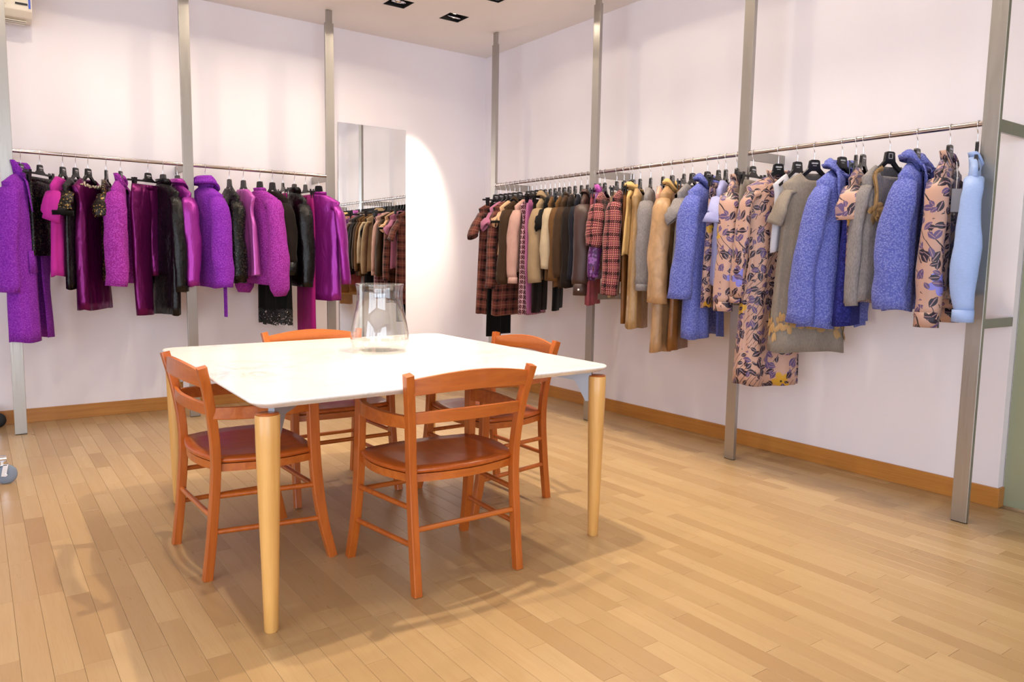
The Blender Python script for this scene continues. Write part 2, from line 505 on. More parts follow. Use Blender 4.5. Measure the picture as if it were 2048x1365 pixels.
# ================================================================== RAILS
RZ, RD, RR = 1.85, 0.39, 0.0125
POST_L = [-3.923, -2.831, -1.752]
POST_R = [-0.737, -2.042, -3.363, -4.694]
def rail(name, posts, left, label):
    t = empty(name, (posts[0], -RD, 0) if left else (-RD, posts[0], 0), 0, label, 'clothes rail')
    org = t.location.copy()
    def W2(a, d, z): return (Vector((a, -d, z)) if left else Vector((-d, a, z))) - org
    def bx(mb, a, d, z, sa, sd, sz): mb.box(W2(a, d, z), (sa, sd, sz) if left else (sd, sa, sz)); return mb
    for a in posts:
        p = bx(MB(), a, RD, (HC - 0.10 + 0.004) / 2, 0.07, 0.026, HC - 0.10 - 0.004).build('post', M_STEEL, t, 0.002)
        bx(MB(), a, RD, HC - 0.055, 0.05, 0.02, 0.109).build('telescopic_end', M_STEEL, p, 0.002)
        bx(MB(), a, RD, 0.003, 0.066, 0.022, 0.005).build('foot_pad', M_BLACKMAT, p)
        for z in (RZ - 0.005, 0.94):
            bx(MB(), a, RD / 2 - 0.007, z, 0.016, RD - 0.014, 0.058 if z > 1 else 0.045).build('wall_bracket', M_STEEL, t, 0.002)
    for a, b in zip(posts[:-1], posts[1:]):
        s = 1 if b > a else -1
        MB().tube([W2(a + s * 0.034, RD, RZ), W2(b - s * 0.034, RD, RZ)], RR, 14).build('hanging_rod', M_ROD, t)
    return t
rail('clothes_rail', POST_L, True, 'brushed steel clothes rail along the left wall, purple and black clothes on it')
rail('clothes_rail', POST_R, False, 'brushed steel clothes rail along the right wall, plaid, beige and blue clothes on it')

# ================================================================== MIRROR
t = empty('wall_mirror', (-1.197, 0, 0.12), 0, 'tall frameless mirror on the left wall, reflecting plaid clothes', 'mirror')
MB().box((0, -0.009, 1.12), (0.65, 0.006, 2.24)).build('mirror_glass', M_MIRROR, t, 0.001)
MB().box((0, -0.003, 1.12), (0.62, 0.004, 2.2)).build('backing', M_BLACKMAT, t)

# ================================================================== AIR CONDITIONER
t = empty('air_conditioner', (-4.16, 0, 2.715), 0, 'cream wall-mounted air conditioner with blue label high on the left wall', 'air conditioner')
prof = [(-0.001, 0.03), (-0.10, 0.004), (-0.185, 0.02), (-0.222, 0.06), (-0.228, 0.24), (-0.20, 0.285), (-0.001, 0.30)]
MB().loft([[(sx, y, z) for y, z in prof] for sx in (-0.43, 0.43)], True, True, False).build('casing', M_WHITEPL, t, 0.008)
MB().box((0.372, -0.2285, 0.099), (0.068, 0.004, 0.012)).build('display_strip', M_BLACKMAT, t, 0.001)
MB().box((0.417, -0.2285, 0.125), (0.012, 0.004, 0.10)).build('energy_label', M_BLUE, t, 0.001).__setitem__('label', 'narrow blue label')
MB().box((-0.10, -0.2285, 0.15), (0.78, 0.003, 0.13)).build('front_panel', M_WHITEPL, t, 0.001)
for k in range(3):
    MB().box((0.0, -0.10 - 0.03 * k, -0.003 + 0.004 * k), (0.80, 0.022, 0.004), m=Matrix.Rotation(0.1, 3, 'X')).build('louvre', M_WHITEPL, t)

# ================================================================== ROLLING RAIL (only its casters reach into view)
t = empty('rolling_rack', (-4.30, -0.85, 0), 0, 'chrome rolling garment rack at the left edge, only grey casters showing', 'rolling rack')
for sy in (-1, 1):
    y = sy * 0.77
    MB().tube([(-0.26, y, 0.135), (0.262, y, 0.135)], 0.016, 10).build('foot_bar', M_CHROME, t)
    MB().tube([(0, y, 0.15), (0, y, 1.62)], 0.014, 10).build('upright', M_CHROME, t)
    for sx in (-1, 1):
        x = sx * 0.245
        r = 0.05
        w = MB().lathe([(0.018, -0.013), (r - 0.005, -0.013), (r, -0.008), (r, 0.008), (r - 0.005, 0.013), (0.018, 0.013)], n=22)
        w.v = [(x + sx * 0.012 + a, y + c, r + b) for a, b, c in w.v]
        wh = w.build('caster_wheel', M_GREY if sy < 0 else M_BLACKMAT, t)
        f = MB()
        f.tube([(x, y, 0.100), (x, y, 0.122)], 0.018, 10)
        for q in (-0.017, 0.017): f.box((x + sx * 0.006, y + q, 0.075), (0.022, 0.003, 0.065), m=Matrix.Rotation(0.2 * sx, 3, 'Y'))
        f.box((x, y, 0.102), (0.034, 0.037, 0.004))
        f.tube([(x + sx * 0.012, y - 0.02, 0.05), (x + sx * 0.012, y + 0.02, 0.05)], 0.006, 8)
        f.build('caster_fork', M_CHROME, t)
MB().tube([(0, -0.77, 1.61), (0, 0.77, 1.61)], 0.014, 10).build('top_bar', M_CHROME, t)

# ================================================================== TABLE
TZ = 0.757
t = empty('dining_table', (-2.669, -3.14, 0), 0, 'square white marble table with round pale wooden legs', 'table')
def TX(mb):
    # the table stands slightly out of square, as measured at its four legs
    mb.v = [(x * 0.99897 + y * 0.0235, x * 0.0454 + y * 0.9997, z) for x, y, z in mb.v]; return mb
def rrect(hx, hy, r, n=8):
    p = []
    for sx, sy, a0 in ((1, 1, 0), (-1, 1, 90), (-1, -1, 180), (1, -1, 270)):
        for k in range(n + 1):
            a = radians(a0 + 90 * k / n); p.append((sx * (hx - r) + r * cos(a), sy * (hy - r) + r * sin(a)))
    return p
rings = []
for ins, z in ((0.03, TZ - 0.026), (0.006, TZ - 0.012), (0.0, TZ - 0.007), (0.0, TZ - 0.003), (0.003, TZ)):
    rings.append([(a, b, z) for a, b in rrect(0.776 - ins, 0.800 - ins, 0.075 - ins)])
TX(MB().loft(rings, True, True, False)).build('marble_top', M_MARBLE, t)
for sx in (-1, 1):
    for sy in (-1, 1):
        c = (sx * 0.722, sy * 0.753, 0)
        TX(MB().lathe([(0.021, 0.0), (0.0235, 0.004), (0.028, 0.2), (0.0345, 0.45), (0.0385, 0.62), (0.0395, 0.706), (0.038, 0.71)], c, 28)).build('leg', M_BEECH, t)
        TX(MB().lathe([(0.001, 0.7102), (0.036, 0.7102), (0.036, 0.7135), (0.001, 0.7135)], c, 28)).build('leg_cap', M_CHERRY, t)['label'] = 'dark brown leg top'
        b = MB()
        d = Vector((-sx, -sy, 0)).normalized()
        a = Vector(c) + Vector((0, 0, 0.0))
        # folded steel arm that carries the top and grips the leg
        b.bar([a + d * 0.24 + Vector((0, 0, 0.722)), a + d * 0.46 + Vector((0, 0, 0.724))], 0.05, 0.012)
        pl = [(0.026, 0.60), (0.050, 0.60), (0.100, 0.690), (0.26, 0.712), (0.26, 0.7295), (0.026, 0.7295)]
        nrm = Vector((-d.y, d.x, 0)) * 0.011
        b.loft([[a + d * u + Vector((0, 0, v)) + nrm * q for u, v in pl] for q in (-1, 1)], True, True, False)
        TX(b).build('leg_bracket', M_METALGREY, t)
fr = MB()
for s in (-1, 1):
    fr.box((0, s * 0.45, 0.7225), (1.0, 0.05, 0.014)); fr.box((s * 0.45, 0, 0.7225), (0.05, 0.85, 0.012))
TX(fr).build('under_frame', M_METALGREY, t)

# vase
t = empty('glass_vase', (-2.565, -2.975, TZ + 0.0005), 0, 'clear glass vase with flared rim, empty, on the white marble table', 'vase')
ctrl = [(0.099, 0.0), (0.125, 0.012), (0.139, 0.05), (0.138, 0.085), (0.128, 0.14), (0.114, 0.20), (0.107, 0.25), (0.108, 0.29), (0.114, 0.322)]
outer = []
for i in range(len(ctrl) - 1):
    for k in range(3):
        f = k / 3; outer.append((ctrl[i][0] * (1 - f) + ctrl[i + 1][0] * f, ctrl[i][1] * (1 - f) + ctrl[i + 1][1] * f))
outer.append(ctrl[-1])
inner = [(max(r - 0.002, 0.001), max(z, 0.004)) for r, z in reversed(outer)]
MB().lathe([(0.001, 0.001), (0.08, 0.0)] + outer + [(0.113, 0.3228)] + inner + [(0.001, 0.004)], n=56, caps=False).build('vase_glass', M_GLASS, t)

# ================================================================== CHAIRS
def make_chair():
    t = empty('dining_chair')
    def spl(pts, n=5):
        out = []
        P = [Vector(p) for p in pts]; P = [2 * P[0] - P[1]] + P + [2 * P[-1] - P[-2]]
        for i in range(1, len(P) - 2):
            for k in range(n):
                u = k / n; a, b, c, d = P[i - 1:i + 3]
                out.append(0.5 * (2 * b + (c - a) * u + (2 * a - 5 * b + 4 * c - d) * u * u + (3 * b - a - 3 * c + d) * u ** 3))
        out.append(P[-2]); return out
    for s in (-1, 1):
        p = spl([(s * .223, -.235, .0), (s * .223, -.212, .2), (s * .225, -.195, .45), (s * .240, -.214, .65), (s * .264, -.246, .805)])
        MB().bar(p, .031, .034, (0, 1, 0)).build('back_leg', M_CHERRY, t, 0.004)
        p = spl([(s * .270, .238, .0), (s * .263, .200, .17), (s * .257, .176, .38), (s * .252, .168, .665)])
        MB().bar(p, .032, [.034 + .008 * min(1, k / 8) for k in range(len(p))], (0, 1, 0)).build('front_leg', M_CHERRY, t, 0.004)
        # arm: thick board bowed outwards between front leg and back leg
        p = spl([(s * .250, .166, .632), (s * .272, .08, .630), (s * .276, -.03, .628), (s * .262, -.13, .628), (s * .240, -.205, .630)], 4)
        MB().bar(p, [.024] * len(p), [.056 - .012 * (k / (len(p) - 1)) for k in range(len(p))]).build('arm', M_CHERRY_X, t, 0.004)
        MB().tube([(s * .259, .187, .305), (s * .225, -.203, .315)], .0105, 10).build('stretcher', M_CHERRY, t)
        MB().tube([(s * .263, .202, .165), (s * .224, -.215, .180)], .0105, 10).build('stretcher', M_CHERRY, t)
    MB().tube([(-.223, -.209, .235), (.223, -.209, .235)], .0105, 10).build('stretcher', M_CHERRY_X, t)
    MB().tube([(-.259, .186, .290), (.259, .186, .290)], .0105, 10).build('stretcher', M_CHERRY_X, t)
    def outline(ins=0.0):
        p = []
        B, F = (.225 - ins, -.190 + ins), (.257 - ins, .175 - ins)
        n = 8
        for k in range(n): u = k / n; p.append((-B[0] + 2 * B[0] * u, B[1] - .040 * sin(pi * u)))
        for k in range(n): u = k / n; p.append((B[0] + (F[0] - B[0]) * u + .036 * sin(pi * u), B[1] + (F[1] - B[1]) * u))
        for k in range(n): u = k / n; p.append((F[0] - 2 * F[0] * u, F[1] + .030 * sin(pi * u)))
        for k in range(n): u = k / n; p.append((-F[0] + (F[0] - B[0]) * u - .036 * sin(pi * u), F[1] + (B[1] - F[1]) * u))
        return p
    rings = [[(x, y, z) for x, y in outline(i)] for i, z in ((.010, .436), (.001, .440), (.0, .450), (.004, .4565))]
    for q, dz in ((.75, -.004), (.45, -.010), (.15, -.012)):
        rings.append([(x * q, y * q, .4565 + dz) for x, y in outline(0.004)])
    MB().loft(rings, True, True, True).build('seat', M_SEAT, t)
    a, b = outline(.006), outline(.024)
    ap = MB()
    n = len(a)
    vs = [(x, y, z) for z in (.405, .434) for q in (a, b) for x, y in q]
    fs = []
    for i in range(n):
        j = (i + 1) % n
        fs += [(i, j, 2 * n + j, 2 * n + i), (n + j, n + i, 3 * n + i, 3 * n + j), (j, i, n + i, n + j), (2 * n + i, 2 * n + j, 3 * n + j, 3 * n + i)]
    ap.add(vs, fs).build('seat_rail', M_CHERRY_X, t)
    # two back slats, bowed backwards; the upper one has an arched top
    def slat(z0, z1, arch, bow, hw, y):
        rings = []
        for k in range(15):
            u = k / 14; x = -hw + 2 * hw * u; yy = y - bow * sin(pi * u)
            top = z1 + arch * sin(pi * u); bot = z0 + arch * 0.45 * sin(pi * u)
            rings.append([(x, yy - .008, bot), (x, yy + .008, bot), (x, yy + .008, top), (x, yy - .008, top)])
        return MB().loft(rings, True, True, False)
    slat(.728, .785, .026, .034, .255, -.236).build('back_slat', M_CHERRY_X, t, 0.003)
    slat(.622, .664, .006, .032, .238, -.213).build('back_slat', M_CHERRY_X, t, 0.003)
    return t
ch0 = make_chair()
for i, (x, y, a, lab) in enumerate((
        (-2.680, -3.735, 0, 'cherry wood armchair in front of the table, its slatted back turned to the viewer'),
        (-3.255, -3.190, -88, 'cherry wood armchair at the left side of the table, beside the near table leg'),
        (-2.650, -2.575, 180, 'cherry wood armchair on the far side of the table, in front of the purple clothes'),
        (-2.045, -3.110, 90, 'cherry wood armchair at the right side of the table, in front of the plaid clothes'))):
    c = ch0 if i == 0 else copy_tree(ch0)
    c.location = (x, y, 0); c.rotation_euler = (0, 0, radians(a))
    tag(c, lab, 'chair', 'four matching armchairs around the marble table')
# ================================================================== FABRICS
def shade(c, f): return tuple(min(1, x * f) for x in c[:3]) + (1,)
def knit(name, c, var=0.12, sc=350, rough=0.9, bump=0.25, melange=0.0, c2=None):
    m = Mat(name, c, rough, spec=0.15, sheen=0.06)
    p = m.tc()
    n = m.noise(p, 14, 3)
    col = m.mix(n.ramp(0.3, 0.7), shade(c, 1 + var), shade(c, 1 - var))
    if melange:
        f = m.noise(m.scale(p, (1, 1, 0.25)), 260, 2)
        col = m.mix(f.ramp(0.4, 0.62) * melange, col, c2 or shade(c, 0.6))
    m.set('Base Color', col)
    m.bump(m.noise(p, sc, 2) * 0.12 + m.noise(m.scale(p, (1, 1, 0.3), (0, 0.25, 0)), 20, 2, 0.5, 0.6) * 1.0, bump + 0.25, 0.014)
    return m.m
def boucle(name, c, hi, lo):
    m = Mat(name, c, 0.95, spec=0.1, sheen=0.25, sheen_tint=hi)
    p = m.tc()
    w = m.noise(p, 40, 2)
    v = m.voro(p, 115); d = N(m.nt, v.outputs['Distance'])
    v2 = m.noise(p, 220, 2)
    h = d.ramp(0.1, 0.75, 1.0, 0.0) * 0.6 + v2 * 0.5
    col = m.mix(h.ramp(0.30, 0.75), lo, c)
    col = m.mix((h + w * 0.5).ramp(0.98, 1.30) * 0.8, col, hi)
    m.set('Base Color', col)
    m.bump(h + w * 0.5, 0.8, 0.005)
    return m.m
def satin(name, c, rough=0.32, crease=0.5, metal=0.0):
    m = Mat(name, c, rough, metal, spec=0.5)
    p = m.tc()
    n = m.noise(m.scale(p, (1, 1, 0.35)), 16, 3, 0.5, 0.5)
    fine = m.noise(m.scale(p, (1, 1, 8)), 60, 1)
    m.set('Base Color', m.mix(fine.ramp(0.4, 0.6), shade(c, 1.04), shade(c, 0.96)))
    m.bump(n, crease, 0.012)
    return m.m
def leather(name, c, rough=0.3, crease=0.6):
    m = Mat(name, c, rough, spec=0.3, coat=0.08)
    p = m.tc()
    n = m.noise(m.scale(p, (1, 1, 0.6)), 20, 4, 0.55, 0.8)
    g = m.noise(p, 300, 2)
    m.set('Base Color', m.mix(n.ramp(0.35, 0.7), shade(c, 1.15), shade(c, 0.85)))
    m.set('Roughness', n.ramp(0.3, 0.7, rough - 0.06, rough + 0.1))
    m.bump(n + g * 0.12, crease, 0.010)
    return m.m
def sequin(name, c, c2, sc=130):
    m = Mat(name, c, 0.28, 0.55, spec=0.6)
    p = m.tc()
    v = m.voro(p, sc)
    r = m.sep(v.outputs['Color'])
    m.set('Base Color', m.mix(r[0].gt(0.86), c, c2))
    m.set('Roughness', r[1].ramp(0, 1, 0.15, 0.5))
    m.bump(r[2] + N(m.nt, v.outputs['Distance']) * 0.5, 0.5, 0.004)
    return m.m

def plaid(name, base, dark, mid, light, per=0.075, hound=True, small=0.0095):
    m = Mat(name, base, 0.9, spec=0.2, sheen=0.2)
    u, v, _ = m.sep(m.tc('UV'))
    wob = (m.noise(m.tc(), 6, 1) - 0.5) * 0.006
    u = u + wob; v = v + wob
    fu, fv = (u / per).fract(), (v / per).fract()
    # small woven check everywhere
    a, b = (u / small).fract(), (v / small).fract()
    chk = (a.lt(0.5) * 0.5 + b.lt(0.5) * 0.5)
    col = m.mix(chk.ramp(0.45, 0.55) if not hound else b.lt(0.36).max(a.lt(0.30)), base, mid)
    # bands of broken (houndstooth) dark checks
    band_v = fv.lt(0.26); band_u = fu.lt(0.24)
    tooth = (a + b).fract().lt(0.55)
    band = band_v.max(band_u * 0.9)
    col = m.mix(band * tooth, col, dark)
    col = m.mix((band_v * band_u), col, dark)
    col = m.mix(((fv - 0.62).abs().lt(0.035)).max((fu - 0.6).abs().lt(0.035)) * 0.3, col, light)
    m.set('Base Color', col)
    m.bump(a.lt(0.5) + b.lt(0.5) + m.noise(m.tc(), 300, 1), 0.3, 0.002)
    return m.m

def floral(name, ground, leaf, leaf2, flower, spot, sc=1.0, satin_r=0.45):
    m = Mat(name, ground, satin_r, spec=0.4, sheen=0.2)
    u, v, _ = m.sep(m.tc('UV'))
    gn = m.noise(m.tc(), 5, 2)
    col = m.mix(gn.ramp(0.35, 0.7), shade(ground, 1.06), shade(ground, 0.9))
    P = m.tc('Object')
    # thin curved stems
    wv = m.node('ShaderNodeTexWave', wave_type='RINGS')
    m.nt.links.new(m.comb(u * 0.55 + v * 0.8, v * 0.45 - u * 0.7, 0.3), wv.inputs['Vector']); wv.inputs['Scale'].default_value = 20 * sc
    wv.inputs['Distortion'].default_value = 6; wv.inputs['Detail'].default_value = 1.0; wv.inputs['Detail Scale'].default_value = 0.4
    line = N(m.nt, wv.outputs['Fac']).gt(0.97) * m.noise(m.comb(u, v, 7.0), 9 * sc, 1).gt(0.50)
    col = m.mix(line, col, leaf)
    def cells(size, off):
        vv = m.comb(u / size + off, v / size + off * 1.7, 0.0)
        n = m.voro(vv, 1.0, 'F1', 0.85, '2D')
        s = m.node('ShaderNodeVectorMath', operation='SUBTRACT')
        m.nt.links.new(vv, s.inputs[0]); m.nt.links.new(n.outputs['Position'], s.inputs[1])
        d = m.sep(s.outputs[0]); r = m.sep(n.outputs['Color'])
        ang = r[0] * 6.2832
        c, si = ang.cos(), ang.sin()
        return d[0] * c - d[1] * si, d[0] * si + d[1] * c, r
    # blue and yellow blossoms (soft blotches with petals)
    x, y, r = cells(0.20 / sc, 3.3)
    rad = (x * x + y * y).sqrt(); th = y.atan2(x)
    pet = (th * 2.5).cos().abs() * 0.11 + 0.13
    msk = rad.lt(pet) * r[1].gt(0.45)
    col = m.mix(msk, col, m.mix(r[2].gt(0.55), flower, spot))
    col = m.mix(rad.lt(0.025) * r[1].gt(0.45), col, leaf)
    # leaves in sprays of three, light midrib
    for size, off, keep in ((0.058 / sc, 0.0, 0.22), (0.050 / sc, 5.7, 0.32), (0.040 / sc, 9.1, 0.4)):
        x, y, r = cells(size, off)
        big = m.noise(m.comb(u, v, off), 7 * sc, 1).gt(0.41)
        w = (x * x * 5.6) * -1.0 + 1.0
        msk = y.abs().lt(w * 0.235) * x.abs().lt(0.43) * r[1].gt(keep) * big
        rib = y.abs().lt(0.035) * x.abs().lt(0.34)
        lc = m.mix((r[2] * 1.0).gt(0.6), leaf, leaf2)
        lc = m.mix(rib, lc, m.mix(0.5, leaf2, ground))
        col = m.mix(msk, col, lc)
    m.set('Base Color', col)
    m.bump(m.noise(m.scale(P, (1, 1, 0.4)), 12, 2), 0.35, 0.01)
    return m.m
def lace(name, c):
    m = Mat(name, c, 0.7)
    p = m.tc('UV')
    v = m.voro(m.scale(p, 1.0), 55, 'DISTANCE_TO_EDGE')
    d = N(m.nt, v.outputs['Distance'])
    hole = d.gt(0.16) * m.noise(p, 22, 1).gt(0.46)
    m.set('Alpha', hole._m('MULTIPLY', -1.0) + 1.0)
    return m.m

F = {}
F['purple_boucle'] = boucle('purple_boucle', rgb(152, 62, 194), rgb(188, 108, 216), rgb(126, 42, 164))
F['pink_boucle'] = boucle('pink_purple_boucle', rgb(180, 72, 186), rgb(212, 118, 212), rgb(146, 44, 142))
F['blue_boucle'] = boucle('blue_violet_boucle', rgb(120, 128, 198), rgb(166, 170, 220), rgb(88, 96, 172))
F['navy_boucle'] = boucle('navy_boucle', rgb(54, 58, 138), rgb(74, 78, 160), rgb(36, 36, 98))
F['magenta_knit'] = knit('magenta_crepe', rgb(182, 44, 148), 0.08, 250, 0.7, 0.15)
F['magenta_crepe'] = knit('deep_magenta_crepe', rgb(146, 22, 104), 0.08, 250, 0.65, 0.12)
F['plum_satin'] = satin('plum_satin', rgb(104, 14, 86), 0.32, 0.9, 0.7)
F['violet_satin'] = satin('violet_satin', rgb(150, 40, 146), 0.36, 0.8, 0.5)
F['pink_satin'] = satin('orchid_satin', rgb(194, 92, 180), 0.33, 0.9, 0.35)
F['black_sequin'] = sequin('black_sequin', rgb(8, 7, 8), rgb(60, 52, 38))
F['gold_sequin'] = sequin('bronze_sequin', rgb(30, 24, 18), rgb(150, 118, 62), 130)
F['black_leather'] = leather('black_leather', rgb(11, 9, 9), 0.24, 0.9)
F['black_knit'] = knit('black_crepe', rgb(9, 8, 8), 0.1, 300, 0.8, 0.2)
F['dark_brown'] = knit('dark_brown_jersey', rgb(29, 20, 16), 0.1, 300, 0.8, 0.2)
F['brown'] = knit('brown_crepe', rgb(62, 43, 27), 0.1, 240, 0.75, 0.2)
F['choc_shirt'] = satin('chocolate_shirting', rgb(62, 38, 32), 0.5, 0.4)
F['tan_suede'] = knit('tan_suede', rgb(98, 68, 38), 0.12, 200, 0.85, 0.3)
F['beige_wool'] = knit('beige_wool', rgb(154, 130, 100), 0.08, 320, 0.9, 0.2)
F['cream_wool'] = knit('cream_beige_wool', rgb(182, 162, 134), 0.08, 320, 0.9, 0.2)
F['peach'] = knit('peach_jersey', rgb(210, 170, 132), 0.07, 300, 0.85, 0.15)
F['pink_beige'] = knit('pink_beige_jersey', rgb(190, 150, 138), 0.07, 300, 0.9, 0.2)
F['mauve'] = knit('mauve_jersey', rgb(176, 110, 138), 0.07, 300, 0.85, 0.15)
F['mauve_pink'] = satin('mauve_pink_crepe', rgb(184, 104, 150), 0.5, 0.3)
F['rose'] = knit('dusty_rose_wool', rgb(150, 76, 84), 0.07, 260, 0.9, 0.2)
F['navy'] = knit('midnight_jersey', rgb(22, 22, 32), 0.1, 300, 0.7, 0.2)
F['purple_print'] = floral('purple_print', rgb(96, 34, 104), rgb(52, 18, 62), rgb(150, 96, 168), rgb(150, 90, 170), rgb(70, 20, 90), 1.5)
F['gold_coat'] = leather('golden_beige_coated_cloth', rgb(172, 138, 94), 0.33, 0.5)
F['tan_coat'] = leather('beige_coated_cotton', rgb(172, 136, 98), 0.34, 0.45)
F['gold_wool'] = knit('straw_yellow_wool', rgb(206, 170, 112), 0.07, 260, 0.9, 0.2)
F['brown_leather'] = leather('tan_brown_leather', rgb(122, 78, 36), 0.4, 0.3)
F['grey_knit'] = knit('grey_melange_knit', rgb(140, 134, 134), 0.07, 300, 0.9, 0.25, 0.5, rgb(100, 96, 98))
F['grey_wool'] = knit('warm_grey_flannel', rgb(138, 128, 118), 0.06, 300, 0.9, 0.2, 0.4, rgb(108, 100, 94))
F['pink_top'] = satin('blush_satin', rgb(206, 158, 138), 0.45, 0.3)
F['lilac'] = satin('pale_lilac_crepe', rgb(150, 152, 198), 0.55, 0.25)
F['sky'] = satin('light_blue_crepe', rgb(150, 174, 222), 0.5, 0.4)
F['white_top'] = satin('white_crepe', rgb(188, 186, 196), 0.5, 0.3)
F['plaid_brown'] = plaid('brown_tartan', rgb(132, 74, 60), rgb(24, 15, 15), rgb(76, 34, 32), rgb(182, 128, 102), 0.085, False, 0.012)
F['plaid_pink'] = plaid('pink_houndstooth', rgb(182, 112, 108), rgb(28, 15, 16), rgb(88, 32, 42), rgb(186, 132, 108), 0.088, True, 0.0145)
F['check'] = plaid('burgundy_check', rgb(90, 26, 40), rgb(60, 14, 26), rgb(210, 170, 180), rgb(220, 190, 190), 0.04, False, 0.02)
F['floral'] = floral('floral_crepe', rgb(184, 146, 130), rgb(32, 20, 38), rgb(88, 70, 114), rgb(122, 122, 206), rgb(196, 152, 52), 0.85)
F['lace'] = lace('black_lace', rgb(14, 12, 14))
F['lining'] = simple('dark_lining', rgb(26, 20, 30), 0.6)
F['lining_blue'] = simple('navy_lining', rgb(40, 40, 92), 0.6)
F['lining_plum'] = simple('plum_lining', rgb(58, 12, 46), 0.6)
F['applique'] = satin('ochre_organza', rgb(168, 132, 84), 0.6, 0.4)
F['stone'] = simple('crystal_stone', rgb(232, 224, 200), 0.08, 0.7)
F['button'] = simple('pearl_button', rgb(236, 232, 226), 0.25)
F['paper'] = simple('grey_paper_tag', rgb(170, 166, 168), 0.7)
F['string'] = simple('white_cord', rgb(226, 222, 220), 0.7)

# ================================================================== HANGERS
def coat_hanger_mb():
    b = MB()
    plate = [(-.018, -.080), (.018, -.080), (.028, -.085), (.035, -.130), (.020, -.140), (-.020, -.140), (-.035, -.130), (-.028, -.085)]
    b.loft([[(x, y, z) for x, z in plate] for y in (-.007, .007)], True, True, False)
    for s in (-1, 1):
        p = [(s * .022, 0, -.130), (s * .048, 0, -.153), (s * .085, .001, -.180), (s * .115, .003, -.202), (s * .138, .005, -.218)]
        b.bar(p, [.013, .014, .018, .024, .026], [.026, .022, .018, .016, .014])
    return b
def hook_mb(tw):
    p = [(0, 0, -.080), (0, 0, -.044), (.004, 0, -.034), (.012, 0, -.022)]
    for a in range(-45, 211, 17):
        p.append((.0163 * cos(radians(a)), 0, .0163 * sin(radians(a))))
    b = MB().tube(p, .0022, 6)
    c, s = cos(-tw), sin(-tw)
    b.v = [(x * c - y * s, x * s + y * c, z) for x, y, z in b.v]
    return b
def print_mb(sq):
    b = MB()
    if sq:
        for x, z, w, h in ((-.012, -.102, .003, .027), (.012, -.102, .003, .027), (0, -.090, .027, .003), (0, -.114, .027, .003)):
            b.box((x, .0074, z), (w, .0012, h))
    else:
        for k in range(7): b.box((-.0165 + .0055 * k, .0074, -.099), (.004, .0012, .0085 if k % 3 else .007))
        b.box((0, .0074, -.112), (.022, .0012, .0025))
    return b
def clip_hanger_mb(w):
    b = MB()
    plate = [(-.014, -.078), (.014, -.078), (.024, -.082), (.030, -.116), (.048, -.130), (.05, -.142), (-.05, -.142), (-.048, -.130), (-.030, -.116), (-.024, -.082)]
    b.loft([[(x, y, z) for x, z in plate] for y in (-.006, .006)], True, True, False)
    b.bar([(-w, 0, -.141), (-.05, 0, -.137), (.05, 0, -.137), (w, 0, -.141)], .011, .013)
    return b
def clip_mb(x):
    b = MB()
    for s in (-1, 1):
        b.bar([(x, s * .012, -.120), (x, s * .010, -.145), (x, s * .0065, -.19)], [.026, .026, .022], .004, (0, 1, 0))
    b.box((x, 0, -.142), (.024, .022, .012))
    b.tube([(x - .016, 0, -.15), (x + .016, 0, -.15)], .006, 8)
    return b

